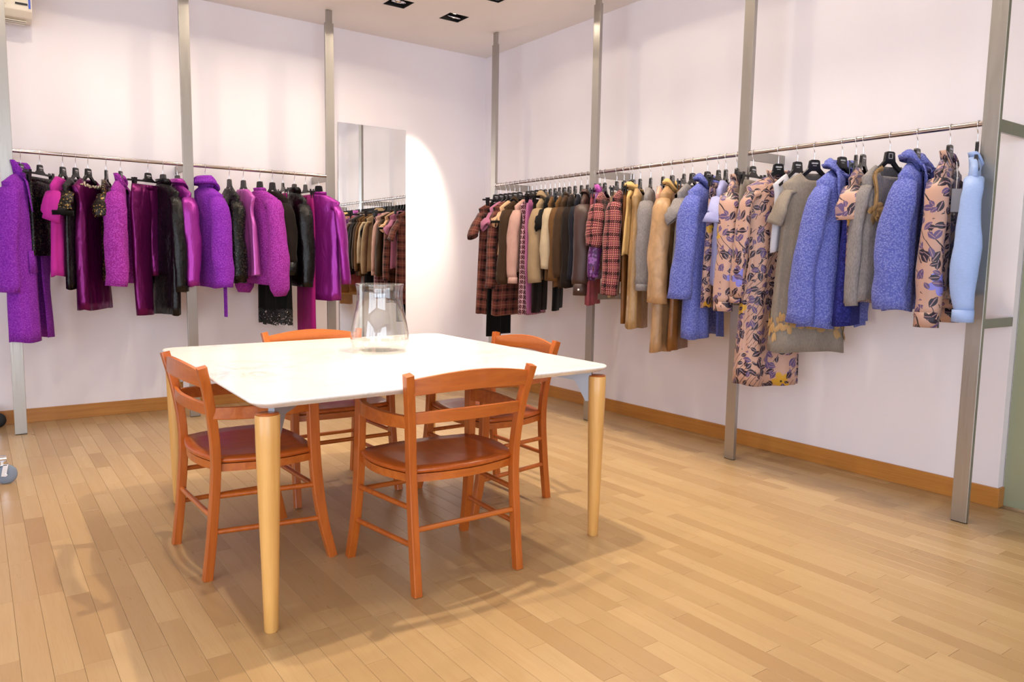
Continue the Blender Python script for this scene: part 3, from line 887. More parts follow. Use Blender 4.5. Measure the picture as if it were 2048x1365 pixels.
# ================================================================== GARMENTS
def se(c, p): return (1 if c >= 0 else -1) * abs(c) ** p
class G:
    """one garment, local axes: x across the shoulders (+x into the room), y to the garment's front, z up, rod axis at z=0"""
    def __init__(s, root, mat, seed): s.t = root; s.mat = mat; s.r = random.Random(seed)
    def put(s, mb, name, mat=None, thick=0.0, label=None):
        o = mb.build(name, mat or s.mat, s.t)
        if thick:
            md = o.modifiers.new('thickness', 'SOLIDIFY'); md.thickness = thick; md.offset = -1
        if label: o['label'] = label
        return o
    def body(s, L, hw=.20, d=.04, hem=None, hemd=None, waist=1.0, wz=.45, nw=.062, drop=.03, back=.0, zn=.150, sl=.062, folds=5, fa=.008, open=0.0, arm=0.02, n=44, rows=15, hole=False):
        s.hw, s.d, s.zs, s.zn, s.nw = hw, d, -(zn + sl), zn, nw
        hem = hem or hw; hemd = hemd or d * 1.25
        ph = s.r.uniform(0, 6.28); ph2 = s.r.uniform(0, 6.28); sw = s.r.uniform(-.02, .02)
        def pt(t, row):
            ct, st = cos(t), sin(t)
            if row < 0:                          # yoke, row in [-1,0)
                u = row + 1
                w = nw + (hw - nw) * u; dd = .030 + (d - .030) * u
                z = -zn - sl * u ** 1.15
                x = w * se(ct, .75); y = dd * se(st, .85)
                k = (1 - u) ** 1.5
                z -= (drop if st > 0 else back) * abs(st) ** 1.5 * k
                return (x, y, z)
            u = row
            z = s.zs - (L + s.zs) * u
            a = min(1, u * (L + s.zs) / .07)
            w0 = hw - arm * a
            q = max(0, 1 - abs(-z - wz) / .18) if waist != 1 else 0
            w = (w0 + (hem - w0) * u) * (1 + (waist - 1) * q * q * (3 - 2 * q))
            dd = (d + (hemd - d) * u) * (1 + (waist - 1) * .5 * q)
            if hole: w -= .03 * max(0, 1 - abs(-z - .32) / .10) 
            f = fa * min(1, .15 + u * 2.2) * (sin(folds * t + ph + 1.5 * u) + .5 * sin((folds * 2 + 1) * t + ph2)) + .0022 * sin(7 * t + 17 * u + ph) * (1 - .5 * u)
            x = w * se(ct, .62) * (1 + f * .8); y = (dd + f) * se(st, .72)
            y += sw * u; z -= .006 * sin(3 * t + ph2) * u
            return (x, y, z)
        s.pt = pt
        rr = [-1, -.72, -.42, -.18] + [i / (rows - 1) for i in range(rows)]
        b = MB()
        if open:
            rings = []
            for r in rr:
                g = open * (.35 + .65 * (r + 1) / 2)
                a0 = pi / 2 + g; a1 = pi / 2 + 2 * pi - g
                rings.append([pt(a0 + (a1 - a0) * k / n, r) for k in range(n + 1)])
            s.g0 = lambda r: open * (.35 + .65 * (r + 1) / 2)
            b.loft(rings, False, False)
        else:
            rings = [[pt(2 * pi * k / n - pi / 2, r) for k in range(n)] for r in rr]
            b.loft(rings, True, False)
            s.g0 = lambda r: 0.0
        s.b = s.put(b, 'body', None, .004)
        return s
    def skin(s, t, row, off):
        """point on the body surface pushed out by off"""
        e = .02
        p = Vector(s.pt(t, row)); a = Vector(s.pt(t + e, row)) - p; q = Vector(s.pt(t, min(row + .03, 1))) - p
        n = a.cross(q)
        if n.length < 1e-9: n = Vector((0, 1, 0))
        n.normalize()
        if n.dot(Vector((p.x, p.y * 3, 0))) < 0: n = -n
        return p + n * off
    def sleeve(s, L, sx=1, r0=.062, r1=.045, out=.022, fwd=.0, flat=.54, bal=0.0, n=20, mat=None, slant=0.0, name='sleeve', wr=.10):
        hw, zs = s.hw, s.zs
        end = Vector((sx * (hw + out + slant), fwd, -L))
        P0 = Vector((sx * (hw - .062), 0, zs - .046)); P1 = Vector((sx * (hw - .024), 0.0, zs - .050)); P2 = Vector((sx * (hw - .002), fwd * .1, zs - .095))
        pts = [P0, P1, P2]
        m = 13 if L + zs > .3 else 6; bend = s.r.uniform(.004, .016); sway = s.r.uniform(-.014, .014)
        for k in range(1, m + 1):
            u = k / m
            p = P2.lerp(end, u); p.x += sx * bend * sin(pi * u); p.y += fwd * .25 * sin(pi * u) + sway * sin(pi * u) + .004 * sin(9 * u + sway * 300)
            pts.append(p)
        rings = []; ph = s.r.uniform(0, 6)
        for i, p in enumerate(pts):
            t = (pts[min(i + 1, len(pts) - 1)] - pts[max(i - 1, 0)]).normalized()
            ya = Vector((0, 1, 0)); ya = (ya - t * ya.dot(t)).normalized(); xa = t.cross(ya)
            u = max(0, (i - 2) / m)
            r = r0 + (r1 - r0) * u
            if i == 0: r = r0 * .60
            if i == 1: r = r0 * .80
            if i == 2: r = r0 * .93
            if bal: r = r0 * (1 + bal * sin(pi * min(1, u * 1.03)) ** 1.0 * u) if u < .93 else r1
            fl = flat + (.12 * u) if L + zs > .3 else flat * .8
            ring = []
            for k in range(n):
                a = 2 * pi * k / n
                w = 1 + wr * min(1, .3 + u * 2) * (.5 * sin(2 * a + ph + 6 * u) + .35 * sin(3 * a - ph + 13 * u) + .3 * sin(a + 21 * u + ph))
                ring.append(p + ya * (r * cos(a) * w) + xa * (r * fl * sin(a) * w))
            rings.append(ring)
        b = MB().loft(rings, True, False)
        return s.put(b, name, mat, .003)
    def sleeves(s, L, **k):
        s.sleeve(L, 1, **k); s.sleeve(L - .01, -1, **k); return s
    def cuff(s, L, h, r, sx=1, out=.022, fwd=0, mat=None, button=False):
        c = Vector((sx * (s.hw + out), fwd, -L)); rings = []
        for z in (0, .5, 1):
            rings.append([c + Vector((r * .78 * cos(2 * pi * k / 18), r * 1.04 * sin(2 * pi * k / 18), h * z)) for k in range(18)])
        o = s.put(MB().loft(rings, True, False), 'cuff', mat, .003)
        if button:
            bm = MB().lathe([(.0005, 0), (.008, 0), (.008, .004), (.0005, .004)], n=12)
            bm.v = [(c.x + sx * (r * .80) + sx * z_, c.y + x_, c.z + h * .5 + y_) for x_, y_, z_ in bm.v]
            s.put(bm, 'button', F['button'])
        return s
    def stand(s, h=.045, grow=.012, name='collar', mat=None, foldo=0.0):
        """collar: rises from the neckline, optionally folds over outwards"""
        n = 28; g = s.g0(-1) * 1.0
        ts = [pi / 2 + g + (2 * pi - 2 * g) * k / n for k in range(n + 1)]
        base = [Vector(s.pt(t, -1)) for t in ts]
        steps = [(0, 0), (.5, .4), (1, 1)] if not foldo else [(0, 0), (.6, .5), (1, 1.0), (.8, 1.9), (.2, 2.6), (1 - foldo * 1.0, 3.2)]
        rings = []
        for z, o in steps:
            ring = []
            for t, p in zip(ts, base):
                rad = Vector((cos(t), sin(t) * 1.0, 0))
                fr = max(0, sin(t))
                q = p + rad * (grow * o) + Vector((0, 0, h * z * (1 - .35 * fr)))
                ring.append(q)
            rings.append(ring)
        closed = g == 0
        if closed: rings = [r[:-1] for r in rings]
        return s.put(MB().loft(rings, closed, False), name, mat, .004)
    def lapels(s, zb=.50, w=.75, off=.010, mat=None, n=10):
        """turned-back fronts from the neck to the break point"""
        L = None
        for sg in (-1, 1):
            rings = []
            for k in range(n + 1):
                u = k / n; row = -1 + u * (1 + zb)
                g = s.g0(row)
                ww = w * (sin(pi * min(1, .30 + .70 * u)) ** .7)
                ring = []
                for q in range(5):
                    t = pi / 2 + sg * (g + ww * q / 4)
                    ring.append(s.skin(t, row, off * (.25 + 1.35 * q / 4)))
                rings.append(ring)
            s.put(MB().loft(rings, False, False), 'lapel', mat, .007)
        return s
    def band(s, row0, row1, mat, off=.003, name='hem_band', n=44, scallop=0.0, rows=3):
        rings = []
        for k in range(rows):
            r = row0 + (row1 - row0) * k / (rows - 1)
            ring = [s.skin(2 * pi * q / n - pi / 2, min(r, 1), off) for q in range(n)]
            if r > 1: ring = [p + Vector((0, 0, -(r - 1) * .9 - (scallop * abs(sin(q * pi * 11 / n)) if k == rows - 1 else 0))) for q, p in enumerate(ring)]
            rings.append(ring)
        return s.put(MB().loft(rings, True, False), name, mat)
    def trim(s, mat, r=.004, name='neck_trim'):
        n = 30; p = [Vector(s.pt(2 * pi * k / n, -1)) for k in range(n + 1)]
        return s.put(MB().tube(p, r, 6, False), name, mat)
    def placket(s, mat=None, row1=.85, n=12, buttons=6, w=.22):
        rings = []
        for k in range(n + 1):
            row = -.85 + (row1 + .85) * k / n
            rings.append([s.skin(pi / 2 + w * (q - 1), row, .0035) for q in range(3)])
        s.put(MB().loft(rings, False, False), 'placket', mat)
        for k in range(buttons):
            row = -.8 + (row1 + .7) * k / buttons
            c = s.skin(pi / 2, row, .006)
            s.put(MB().add(*ball(c, .006, 6, 8), smooth=True), 'button', F['button'])
        return s
    def skirt(s, L, w=.16, d=.03, hem=.20, hemd=.05, folds=6, fa=.008, z0=.165, mat=None):
        s.hw, s.d, s.zs, s.zn, s.nw = w, d, -z0, z0, w
        ph = s.r.uniform(0, 6)
        def pt(t, row):
            u = max(0, row)
            z = -z0 - (L - z0) * u
            ww = w + (hem - w) * (u ** .8); dd = .014 + (d - .014) * min(1, u * 3) + (hemd - d) * u
            f = fa * min(1, u * 1.5) * sin(folds * t + ph)
            return (ww * se(cos(t), .6) * (1 + f), (dd + f) * se(sin(t), .75), z - .004 * sin(2 * t + ph) * u)
        s.pt = pt; s.g0 = lambda r: 0
        n = 40
        s.put(MB().loft([[pt(2 * pi * k / n - pi / 2, r / 11) for k in range(n)] for r in range(12)], True, False), 'body', mat, .003)
        wb = [[Vector((w * 1.01 * se(cos(a), .6), .0165 * se(sin(a), .75), -z0 + .002 - z)) for a in [2 * pi * k / n - pi / 2 for k in range(n)]] for z in (0, .016, .032)]
        s.put(MB().loft(wb, True, False), 'waistband', mat, .002)
        return s
    def trousers(s, L, w=.16, leg=.085, hemw=.085, d=.030, z0=.165, Lb=None):
        """waistband in the clips, hips, two hanging legs"""
        n = 32
        ph = s.r.uniform(0, 6)
        for sx in (-1, 1):
            Le = L if sx > 0 else (Lb or L - .015)
            rings = []
            for k in range(17):
                u = k / 16; z = -z0 - (Le - z0) * u
                q = min(1, u / .32)
                lw = (w * .5 + .002) * (1 - q) + leg * q if u < .32 else leg + (hemw - leg) * (u - .32) / .68
                lw += .012 * sin(pi * q) 
                c = sx * (w * .5 + .004 * q); dd = .0155 + (d * 1.05 - .0155) * min(1, u * 4)
                rings.append([(c + lw * se(cos(a), .7), dd * se(sin(a), .8) * (1 + min(1, u * 5) * (.10 * sin(3 * a + ph + 2 * u) + .05 * sin(5 * a + 9 * u))) + .006 * sin(6 * u + ph) * u + sx * .003 * u, z) for a in [2 * pi * i / 26 for i in range(26)]])
            s.put(MB().loft(rings, True, False), 'leg', None, .003)
        wb = [[Vector((w * 1.01 * se(cos(a), .6), .0165 * se(sin(a), .75), -z0 + .002 - z)) for a in [2 * pi * k / n for k in range(n)]] for z in (0, .018, .036)]
        s.put(MB().loft(wb, True, False), 'waistband', None, .002)
        return s

def ball(c, r, a=6, b=8):
    vs, fs = [], []
    c = Vector(c)
    for i in range(a + 1):
        th = pi * i / a
        for j in range(b):
            vs.append(c + Vector((r * sin(th) * cos(2 * pi * j / b), r * sin(th) * sin(2 * pi * j / b), r * cos(th))))
    for i in range(a):
        for j in range(b):
            fs.append((i * b + j, i * b + (j + 1) % b, (i + 1) * b + (j + 1) % b, (i + 1) * b + j))
    return vs, fs

n_h = [0]
def hang(side, pos, tw, name, label, cat, short, mat, clip=0.0, square=False):
    """hanger on the rod + an empty garment root under it"""
    loc = (pos, -RD, RZ) if side == 'L' else (-RD, pos, RZ)
    rz = radians((-90 if side == 'L' else 180) + tw)
    gs = 'left' if side == 'L' else 'right'
    h = empty('clip_hanger' if clip else 'coat_hanger', loc, rz, ('black clip hanger gripping the ' if clip else 'black plastic hanger inside the ') + short, 'hanger', 'black hangers on the %s rail' % gs)
    hook_mb(radians(tw)).build('hook', M_CHROME, h)
    (clip_hanger_mb(clip + .02) if clip else coat_hanger_mb()).build('hanger_body', M_BLACK, h, 0.002, seg=1)
    print_mb(square).build('logo_print', M_PRINT, h)
    if clip:
        for sx in (-1, 1): clip_mb(sx * (clip - .035)).build('clip', M_BLACK, h)
    n_h[0] += 1
    g = empty(name, loc, rz, label, cat, 'clothes on the %s rail' % gs)
    return G(g, F[mat], n_h[0])
# ================================================================== LEFT RAIL, bay 1
g = hang('L', -3.846, -26, 'boucle_coat', 'long bright purple boucle coat at the left end of the left rail', 'coat', 'long purple boucle coat', 'purple_boucle')
g.body(1.22, .200, .060, .21, .085, nw=.075, drop=.05, fa=.008, open=.16).sleeves(.90, r0=.070, r1=.058, fwd=-.01, out=.03)
g.stand(.085, .016); g.lapels(.28, .55, .012); g.put(MB().loft([[g.skin(pi / 2 - .55 + .12 * q, .42 + .07 * k, .008) for q in range(4)] for k in range(3)], False, False), 'pocket', None, .004)
g = hang('L', -3.742, -34, 'sequin_skirt', 'black sequin skirt gripped by clips beside the long purple coat', 'skirt', 'black sequin skirt', 'black_sequin', .16)
g.skirt(.665, .125, .025, .140, .035)
g = hang('L', -3.613, -30, 'crepe_shirt', 'plain magenta short-sleeved top with a wide neck', 'top', 'plain magenta short-sleeved top', 'magenta_knit')
g.body(.80, .165, .028, .185, .035, nw=.08, drop=.02, fa=.006).sleeves(.44, r0=.060, r1=.056, out=.020)
g = hang('L', -3.539, -30, 'sequin_shirt', 'black top with bronze sequin short sleeves, next to the plain magenta top', 'top', 'bronze sequin sleeved black top', 'black_leather')
g.body(.885, .180, .026, .165, .03, nw=.08, drop=.06, fa=.006)
g.sleeves(.39, r0=.066, r1=.068, out=.03, mat=F['gold_sequin']); g.cuff(.405, .03, .066, 1, .03, mat=F['black_knit']); g.cuff(.395, .03, .066, -1, .03, mat=F['black_knit'])
g = hang('L', -3.466, -36, 'satin_dress', 'sleeveless plum satin dress with a crystal-jewelled neckline', 'dress', 'plum satin dress with crystals', 'plum_satin')
g.body(1.025, .178, .035, .178, .05, nw=.085, drop=.07, fa=.006, waist=.93, hole=True)
rj = random.Random(3); st = MB()
for k in range(46):
    a = pi / 2 + rj.uniform(-1.0, 1.0); row = rj.uniform(-.95, -.25) + .12
    st.add(*ball(g.skin(a, min(row, .05), .006), rj.uniform(.004, .009), 4, 6))
g.put(st, 'crystal_trim', F['stone'])['kind'] = 'stuff'
g = hang('L', -3.358, -16, 'sequin_dress', 'slim black and bronze sequin dress squeezed between satin dress and pink jacket', 'dress', 'slim bronze sequin dress', 'gold_sequin')
g.body(.825, .165, .020, .165, .025, nw=.07, drop=.05, fa=.005).sleeves(.40, r0=.055, r1=.05)
g = hang('L', -3.270, -22, 'boucle_jacket', 'short pinkish purple boucle jacket left of the plum trousers', 'jacket', 'short pinkish purple boucle jacket', 'pink_boucle')
g.body(.78, .185, .040, .195, .05, nw=.07, drop=.05, open=.12).sleeves(.865, r0=.074, r1=.066, out=.03, flat=.72)
g.stand(.05, .010)
g = hang('L', -3.097, -56, 'satin_trousers', 'plum satin trousers hung by the waistband from clips', 'trousers', 'plum satin trousers', 'plum_satin', .155)
g.trousers(1.075, .14, .080, .070, .026, Lb=.80)
g = hang('L', -3.000, 20, 'leather_jacket', 'black leather jacket with long creased sleeve, right of the plum trousers', 'jacket', 'creased black leather jacket', 'black_leather')
g.body(1.075, .185, .030, .165, .035, nw=.065, drop=.04, fa=.008).sleeves(.905, r0=.060, r1=.048, fwd=.0)
g.stand(.035, .008)
g = hang('L', -2.905, 12, 'satin_blazer', 'plum satin blazer hanging behind the middle post of the left rail', 'blazer', 'plum satin blazer', 'violet_satin')
g.body(.87, .190, .030, .19, .04, nw=.065, drop=.05, open=.10).sleeves(.865, r0=.060, r1=.045)
g.stand(.04, .010, foldo=.6); g.lapels(.25, .5)
# ------------------------------------------------------------------ left rail, bay 2
g = hang('L', -2.715, 14, 'boucle_jacket', 'purple boucle jacket with a large fold-over collar and a hanging belt', 'jacket', 'belted purple boucle jacket', 'purple_boucle')
g.body(.88, .200, .060, .205, .075, nw=.080, drop=.05, open=.16).sleeves(.875, r0=.074, r1=.070, out=.028, flat=.75)
g.stand(.075, .017, foldo=.55)
g.put(MB().bar([(.12, .055, -.70), (.135, .062, -.85), (.14, .060, -1.10)], .045, .004, (0, 1, 0)), 'belt')
g = hang('L', -2.543, 6, 'sequin_blouse', 'loose black blouse with glittering sequins and a split neck', 'blouse', 'glittering black blouse', 'black_sequin')
g.body(.845, .165, .030, .195, .05, nw=.05, drop=.08, fa=.010).sleeves(.82, r0=.055, r1=.060, out=.012)
g = hang('L', -2.441, 10, 'satin_blouse', 'shiny orchid pink satin blouse with the black hanger tip showing', 'blouse', 'orchid pink satin blouse', 'pink_satin')
g.body(.79, .165, .028, .19, .045, nw=.08, drop=.06, fa=.012, hole=True).band(.93, 1.0, F['pink_satin'])
g = hang('L', -2.318, 18, 'boucle_sweater', 'pinkish purple boucle sweater with balloon sleeves on the left rail', 'sweater', 'balloon-sleeved boucle sweater', 'pink_boucle')
g.body(.86, .195, .045, .200, .06, nw=.06, drop=.03).sleeves(.945, r0=.066, r1=.045, bal=.42, out=.03, flat=.8)
g.stand(.02, .004)
g = hang('L', -2.222, 18, 'lace_dress', 'black dress with satin cuffs and a scalloped lace hem', 'dress', 'black dress with lace hem', 'dark_brown')
g.body(1.06, .185, .028, .185, .05, nw=.065, drop=.03).sleeves(.70, r0=.060, r1=.052).cuff(.79, .10, .056, 1, .022, mat=F['black_leather']).cuff(.78, .10, .056, -1, .022, mat=F['black_leather'])
g.put(MB().loft([[g.skin(2 * pi * q / 44 - pi / 2, .62 + .38 * k / 4, .004) for q in range(44)] for k in range(5)], True, False), 'skirt_panel', F['black_knit'])
g.band(.99, 1.12, F['lace'], .004, 'lace_hem', 66, .012, 4)
g = hang('L', -2.140, -6, 'crepe_skirt', 'narrow plum skirt on a clip hanger, almost hidden between black garments', 'skirt', 'narrow plum skirt', 'magenta_crepe', .14)
g.skirt(.97, .115, .018, .13, .022)
g = hang('L', -2.049, 6, 'leather_jacket', 'glossy black leather jacket right of the black lace-hemmed dress', 'jacket', 'glossy black leather jacket', 'black_leather')
g.body(.875, .190, .032, .19, .04, nw=.07, drop=.04, fa=.008).sleeves(.88, r0=.062, r1=.046)
g.stand(.04, .010)
g = hang('L', -1.960, 4, 'wide_trousers', 'long magenta crepe trousers reaching down behind the far chair', 'trousers', 'long magenta trousers', 'magenta_crepe', .155)
g.trousers(1.47, .125, .074, .080, .024)
g = hang('L', -1.850, 36, 'satin_coat', 'violet satin coat with a long sleeve at the mirror end of the left rail', 'coat', 'violet satin coat', 'violet_satin')
g.body(.99, .190, .035, .19, .05, nw=.065, drop=.03, fa=.006).sleeves(.86, r0=.062, r1=.047, slant=.03)
g.stand(.02, .004)

# ================================================================== RIGHT RAIL, bay 1 (far to near)
g = hang('R', -.845, 9, 'wide_trousers', 'black wide-leg trousers on a clip hanger behind the first tartan dress near the corner', 'trousers', 'black wide-leg trousers', 'black_knit', .19)
g.trousers(1.31, .12, .074, .085, .020)
g = hang('R', -.772, 4, 'tartan_dress', 'brown tartan dress with elbow sleeves, first garment from the corner', 'dress', 'brown tartan dress', 'plaid_brown')
g.body(1.115, .185, .026, .20, .05, nw=.065, drop=.03).sleeves(.46, r0=.062, r1=.066, out=.045, slant=.02)
g = hang('R', -.925, 5, 'jersey_shirt', 'mauve pink short-sleeved top over the brown tartan dress', 'top', 'mauve pink short-sleeved top', 'mauve')
g.body(.755, .180, .022, .185, .03, nw=.07, drop=.03).sleeves(.37, r0=.060, r1=.062, out=.04)
g = hang('R', -.982, 3, 'tartan_dress', 'long-sleeved tartan dress beside the mauve pink top', 'dress', 'long-sleeved tartan dress', 'plaid_brown')
g.body(1.115, .180, .024, .19, .05, nw=.065, drop=.03).sleeves(.885, r0=.056, r1=.052, out=.02)
g = hang('R', -1.052, 9, 'jersey_shirt', 'peach short-sleeved top with dark sleeve edges', 'top', 'peach short-sleeved top', 'peach')
g.body(.61, .175, .020, .18, .025, nw=.075, drop=.03).sleeves(.335, r0=.058, r1=.06, out=.03); g.cuff(.345, .02, .06, 1, .03, mat=F['black_knit']); g.cuff(.335, .02, .06, -1, .03, mat=F['black_knit'])
g = hang('R', -1.123, 14, 'crepe_blouse', 'brown crepe blouse with long sleeves next to the peach top', 'blouse', 'brown crepe blouse', 'brown')
g.body(.81, .185, .024, .19, .035, nw=.06, drop=.05).sleeves(.845, r0=.058, r1=.044, bal=.15); g.stand(.03, .006, foldo=.5)
g = hang('R', -1.240, 18, 'fine_sweater', 'pinkish beige fine sweater with long ribbed cuffs', 'sweater', 'pinkish beige sweater', 'pink_beige')
g.body(.745, .180, .026, .185, .035, nw=.065, drop=.04).sleeves(.79, r0=.056, r1=.044, out=.02); g.cuff(.835, .05, .042, 1, .02); g.cuff(.825, .05, .042, -1, .02)
g = hang('R', -1.295, 21, 'check_dress', 'dark burgundy checked dress, hem showing below the pinkish beige sweater', 'dress', 'burgundy checked dress', 'check')
g.body(1.085, .175, .020, .185, .045, nw=.07, drop=.04, hole=True)
g = hang('R', -1.355, 14, 'crepe_trousers', 'mauve pink trousers with one narrow long leg showing', 'trousers', 'mauve pink trousers', 'mauve_pink', .16)
g.trousers(1.08, .12, .07, .062, .018)
g = hang('R', -1.412, 26, 'crepe_trousers', 'dark brown trousers between mauve pink trousers and beige jacket', 'trousers', 'dark brown trousers', 'dark_brown', .16)
g.trousers(1.066, .12, .072, .07, .018)
g = hang('R', -1.465, 34, 'wool_jacket', 'beige wool jacket with turned collar, left of the black and tan clothes', 'jacket', 'beige wool jacket', 'beige_wool')
g.body(.80, .188, .026, .19, .035, nw=.07, drop=.05, open=.08).sleeves(.82, r0=.064, r1=.054, out=.026); g.stand(.05, .012, foldo=.6)
g = hang('R', -1.530, 36, 'jersey_shirt', 'black short-sleeved top peeking between two beige jackets', 'top', 'black short-sleeved top', 'black_knit')
g.body(.66, .175, .018, .18, .022, nw=.07, drop=.04).sleeves(.40, r0=.056, r1=.058, out=.03)
g = hang('R', -1.590, 37, 'suede_jacket', 'tan suede jacket with a pale beige sleeve', 'jacket', 'tan suede jacket', 'tan_suede')
g.body(.795, .185, .022, .19, .03, nw=.065, drop=.05); g.sleeves(.71, r0=.056, r1=.052, mat=F['cream_wool'])
g = hang('R', -1.645, 36, 'crepe_trousers', 'black trousers with flared hem below the tan suede jacket', 'trousers', 'flared black trousers', 'black_knit', .15)
g.trousers(1.035, .115, .066, .078, .018)
g = hang('R', -1.703, 30, 'tan_blouse', 'tan brown blouse with an open neck, left of the chocolate shirt', 'blouse', 'tan brown blouse', 'tan_suede')
g.body(.845, .175, .020, .185, .03, nw=.065, drop=.08).sleeves(.80, r0=.054, r1=.042)
g = hang('R', -1.764, 31, 'crepe_blouse', 'dark olive brown blouse with a rolled neck edge', 'blouse', 'dark olive brown blouse', 'brown')
g.body(.85, .175, .020, .185, .03, nw=.065, drop=.05).sleeves(.77, r0=.054, r1=.044); g.stand(.02, .004)
g = hang('R', -1.832, 36, 'fine_cardigan', 'dark brown cardigan with a beige trimmed neck edge', 'cardigan', 'dark brown cardigan', 'dark_brown')
g.body(.74, .182, .024, .185, .03, nw=.075, drop=.12).sleeves(.84, r0=.056, r1=.044); g.trim(F['peach'], .005)
g = hang('R', -1.905, 36, 'jersey_shirt', 'midnight black top with a pale neck loop, beside the chocolate shirt', 'top', 'midnight black top', 'navy')
g.body(.815, .175, .020, .185, .03, nw=.075, drop=.09).sleeves(.785, r0=.054, r1=.044); g.trim(F['white_top'], .004)
g = hang('R', -1.972, 38, 'satin_shirt', 'chocolate brown shirt whose long cuff has one pale button', 'shirt', 'chocolate brown shirt', 'choc_shirt')
g.body(.79, .185, .024, .19, .035, nw=.06, drop=.05).sleeves(.82, r0=.060, r1=.050, bal=.1); g.cuff(.895, .085, .047, 1, button=True); g.cuff(.885, .085, .047, -1); g.stand(.03, .006, foldo=.5)
# ------------------------------------------------------------------ right rail, bay 2
g = hang('R', -2.062, 34, 'wool_skirt', 'dusty rose skirt showing below the pink houndstooth jacket', 'skirt', 'dusty rose skirt', 'rose', .15)
g.skirt(.965, .12, .02, .15, .03)
g = hang('R', -2.108, 38, 'print_blouse', 'purple printed blouse with a violet collar beside the second post', 'blouse', 'purple printed blouse', 'purple_print')
g.body(.78, .175, .018, .185, .025, nw=.065, drop=.05).sleeves(.76, r0=.050, r1=.042); g.stand(.055, .010, mat=F['pink_satin'])
g = hang('R', -2.160, 31, 'houndstooth_jacket', 'pink and black houndstooth jacket with three-quarter sleeves', 'jacket', 'three-quarter sleeved houndstooth jacket', 'plaid_pink')
g.body(.71, .190, .028, .195, .035, nw=.065, drop=.05).sleeves(.545, r0=.066, r1=.062, out=.03)
g = hang('R', -2.285, 30, 'wool_trousers', 'beige trousers on a clip hanger between the two houndstooth jackets', 'trousers', 'beige trousers', 'beige_wool', .15)
g.trousers(.90, .11, .064, .06, .018)
g = hang('R', -2.358, 25, 'houndstooth_coat', 'pink and black houndstooth coat with long sleeve', 'coat', 'long-sleeved houndstooth coat', 'plaid_pink')
g.body(.78, .190, .030, .195, .04, nw=.065, drop=.05).sleeves(.875, r0=.062, r1=.060, out=.026, flat=.62)
g = hang('R', -2.425, 26, 'leather_trousers', 'tan brown leather trousers hanging below the houndstooth coat', 'trousers', 'tan brown leather trousers', 'brown_leather', .15)
g.trousers(1.075, .11, .064, .06, .018)
g = hang('R', -2.452, 32, 'draped_blouse', 'straw yellow draped-collar top behind the sleeveless golden dress', 'top', 'straw yellow draped top', 'gold_wool')
g.body(.60, .170, .016, .175, .02, nw=.075, drop=.02); g.stand(.045, .012, foldo=.4)
g = hang('R', -2.515, 33, 'coated_dress', 'sleeveless golden beige coated dress with deep armholes', 'dress', 'sleeveless golden beige dress', 'gold_coat')
g.body(1.098, .165, .030, .175, .055, nw=.085, drop=.05, waist=.95, hole=True, folds=4, fa=.010)
g = hang('R', -2.612, 36, 'melange_sweater', 'grey melange sweater with a long sleeve beside the golden dress', 'sweater', 'grey melange sweater', 'grey_knit')
g.body(.765, .180, .026, .185, .035, nw=.065, drop=.03).sleeves(.795, r0=.058, r1=.050, out=.022); g.cuff(.835, .045, .046, 1); g.cuff(.825, .045, .046, -1)
g = hang('R', -2.724, 32, 'satin_camisole', 'sleeveless blush pink top with white armhole edges', 'top', 'sleeveless blush top', 'pink_top')
g.body(.765, .165, .022, .175, .03, nw=.085, drop=.06, hole=True); g.trim(F['white_top'], .004)
g = hang('R', -2.805, 24, 'coated_coat', 'long beige coated cotton coat with sleeve and straight hem', 'coat', 'long beige coated coat', 'tan_coat', square=True)
g.body(1.228, .190, .036, .20, .060, nw=.07, drop=.05, folds=4, open=.10).sleeves(.905, r0=.064, r1=.068, out=.028, flat=.62); g.stand(.04, .008, foldo=.3, mat=F['gold_wool'])
g = hang('R', -2.905, 28, 'leather_skirt', 'long tan brown leather skirt, hem showing below the first blue coat', 'skirt', 'long tan leather skirt', 'brown_leather', .15)
g.skirt(1.205, .12, .022, .19, .04)
g = hang('R', -2.975, 14, 'melange_tee', 'grey melange tee with short sleeve between beige coat and blue coat', 'tee', 'grey melange tee', 'grey_knit', square=True)
g.body(.755, .180, .026, .185, .035, nw=.07, drop=.04).sleeves(.385, r0=.060, r1=.060, out=.035)
g = hang('R', -3.095, 11, 'boucle_coat', 'blue violet boucle coat left of the pale lilac blouse', 'coat', 'blue coat beside the lilac blouse', 'blue_boucle')
g.body(1.113, .195, .048, .205, .075, nw=.075, drop=.05, open=.12).sleeves(.868, r0=.068, r1=.074, out=.025, flat=.62, fwd=-.03, slant=.01); g.stand(.05, .013, foldo=.4)
g = hang('R', -3.180, 20, 'floral_camisole', 'floral top on a clip hanger between blue coat and lilac blouse', 'top', 'floral top left of the lilac blouse', 'floral', .175)
g.skirt(.918, .13, .018, .165, .035, fa=.012)
g = hang('R', -3.235, 27, 'crepe_blouse', 'pale lilac blouse with short kimono sleeve', 'blouse', 'pale lilac blouse', 'lilac')
g.body(.78, .180, .024, .19, .04, nw=.07, drop=.03).sleeves(.41, r0=.060, r1=.078, out=.035, flat=.40, wr=.05)
g = hang('R', -3.315, 26, 'floral_blouse', 'floral blouse with long sleeves just left of the third post', 'blouse', 'floral blouse left of the third post', 'floral')
g.body(.865, .180, .026, .19, .04, nw=.06, drop=.06).sleeves(.89, r0=.058, r1=.055, bal=.15); g.cuff(.925, .055, .054, 1); g.cuff(.915, .055, .054, -1); g.stand(.03, .008)
